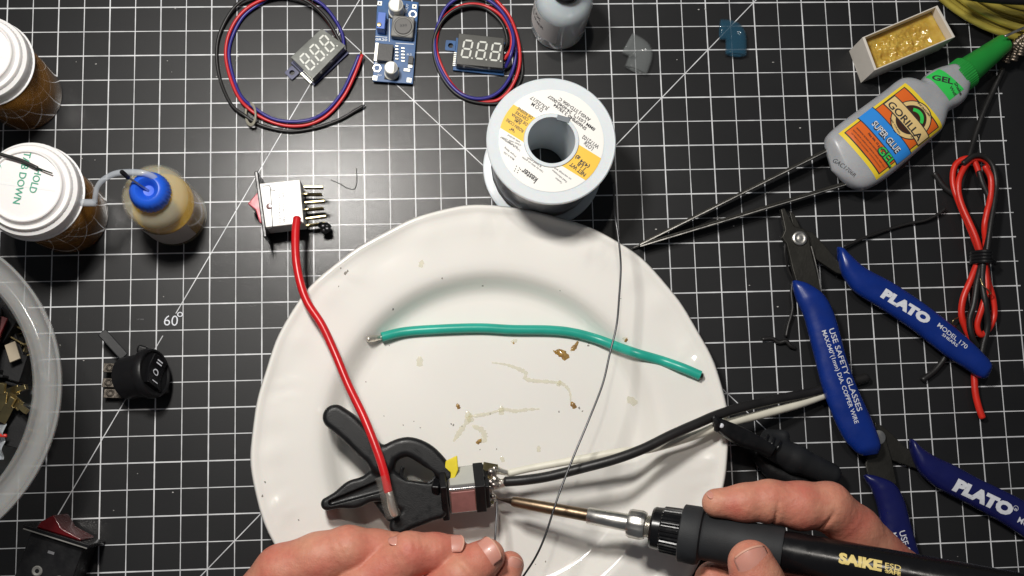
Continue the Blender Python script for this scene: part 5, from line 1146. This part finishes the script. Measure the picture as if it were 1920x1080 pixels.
kbox('inductor', 755, 49, hK, 11.3, 11.3, 5.2, M['ferrite'], .9); c = P(756,49,hK+5.4); part('inductor_core', tf(lathe([(0,.35),(4.0,.35),(4.2,0),(4.9,-.5),(5.0,.1),(5.3,.1),(5.3,-.6)], 40), c, KB), mat('core_grey', (.12,.115,.11), .5), bkv)
t = MB(); t.add(text('330', (750,50), (763,49), hK+5.85, hmm=1.1, bold=.01)); part('marking', t, M['ink_black'], bkv, recalc=False)
kbox('trimmer', 715, 38, hK, 3.9, 8.6, 8.0, M['trim_blue'], .2); c = P(711,46,hK+8.1); part('trimmer_screw', tf(lathe([(0,.7),(1.0,.6),(1.2,0)], 18), c, KB), M['brass'], bkv)
kbox('chip', 722, 98, hK, 7.6, 9.0, 4.2, M['chip'], .25); kbox('heat_tab', 706, 97, hK, 2.0, 9.6, 1.6, M['tan_pad'], .15)
for k in range(5):
    kbox('chip_leg', 744, 86+k*6.0, hK, 1.6, .75, 1.0, M['tan_pad'], .1); kbox('solder_pad', 755.5, 90+k*6.0, hK, 1.9, .85, .5, M['tan_pad'], .15)
kbox('diode', 770, 112, hK, 2.4, 4.0, 2.2, M['chip'], .15); kbox('diode_leg', 769, 124, hK, 2.2, 1.6, .7, M['tan_pad'], .1); kbox('resistor', 763, 131, hK, 3.2, 1.5, .7, M['tan_pad'], .1)
for x, y in [(712,6),(777,12),(703,146),(767,150)]: kbox('corner_pad', x, y, hK-.05, 2.2, 2.2, .25, M['tan_pad'], 0); kbox('pad_hole', x, y, hK+.2, .9, .9, .03, M['ink_black'], 0)
part('screw_hole_ring', tf(lathe([(1.5,0),(1.5,.5),(2.4,.5),(2.4,0),(1.5,0)], 6), P(707,128,hK), KB), M['steel'], bkv, bevel=.1); part('screw_hole_ring', tf(lathe([(1.3,0),(1.3,.3),(2.1,.3),(2.1,0),(1.3,0)], 24), P(774,27,hK), KB), M['steel'], bkv)
s_ = MB()
for a_, b_ in [((730,30),(730,78)),((742,81),(776,83)),((703,117),(722,120)),((704,68),(726,70)),((776,5),(770,150))][:4]:
    A_, B2 = P(*a_, hK), P(*b_, hK); d = (B2-A_)/np.linalg.norm(B2-A_); s_.add(tf(box(np.linalg.norm(B2-A_), .35, .06), (A_+B2)/2+[0,0,.05], basis(d)))
s_.add(text('OUT', (763,24), (767,8), hK, hmm=1.2)); s_.add(text('IN+', (708,143), (716,143), hK, hmm=1.1)); s_.add(text('0R20', (704,76), (726,77), hK, hmm=1.3, bold=.02)); s_.add(text('R2', (763,104), (772,104), hK, hmm=1.0))
part('silkscreen', s_, M['silk'], bkv, recalc=False)

# crumbs of dust and tiny scraps on the mat
cr = MB()
for x, y, r in [(180,120,.45),(158,69,.25),(143,116,.25),(314,114,.3),(322,135,.2),(324,923,.5),(258,888,.25),(213,957,.3),(113,647,.3),(157,676,.35),(1500,240,.5),(1310,18,.5),(1322,17,.5),(1449,117,.4),(1269,112,.3),(1450,117,.4),(1495,560,.4),(1458,575,.5),(1405,535,.35),(1230,430,.5),(153,297,.6),(178,300,.3),(1548,927,.6),(1556,929,.5),(445,97,.35),(446,105,.5),(443,113,.35)]:
    c = P(x, y, .1); n_ = 7; ph = rng.random(n_)*.5+.7; cr.add(prism([(c[0]+r*ph[k]*math.cos(k*6.283/n_), c[1]+r*.6*ph[k]*math.sin(k*6.283/n_)) for k in range(n_)], .02, .25))
cr_o = mesh('dust_crumbs', cr, mat('crumbs', (.5,.49,.47), .6), np.zeros(3)); cr_o['label'] = 'pale crumbs of dust and clippings scattered on the mat'; cr_o['category'] = 'dust'; cr_o['kind'] = 'stuff'
for q, (x, y, dx, dy, lbl_) in enumerate([(-10,670,1,.4,'black switch body wedged in the upper middle of the tub'),(5,715,.3,1,'black switch standing on edge just above the brass terminals in the tub'),(0,790,1,-.3,'black switch half under the zip bag in the tub'),(-15,585,1,-.6,'topmost black switch inside the tub'),(-45,745,.2,1,'black switch at the left limit of view inside the tub')]):
    rocker(x, y, 14+2*q, dx, dy, lbl_, M['gloss_black'], group=gt)
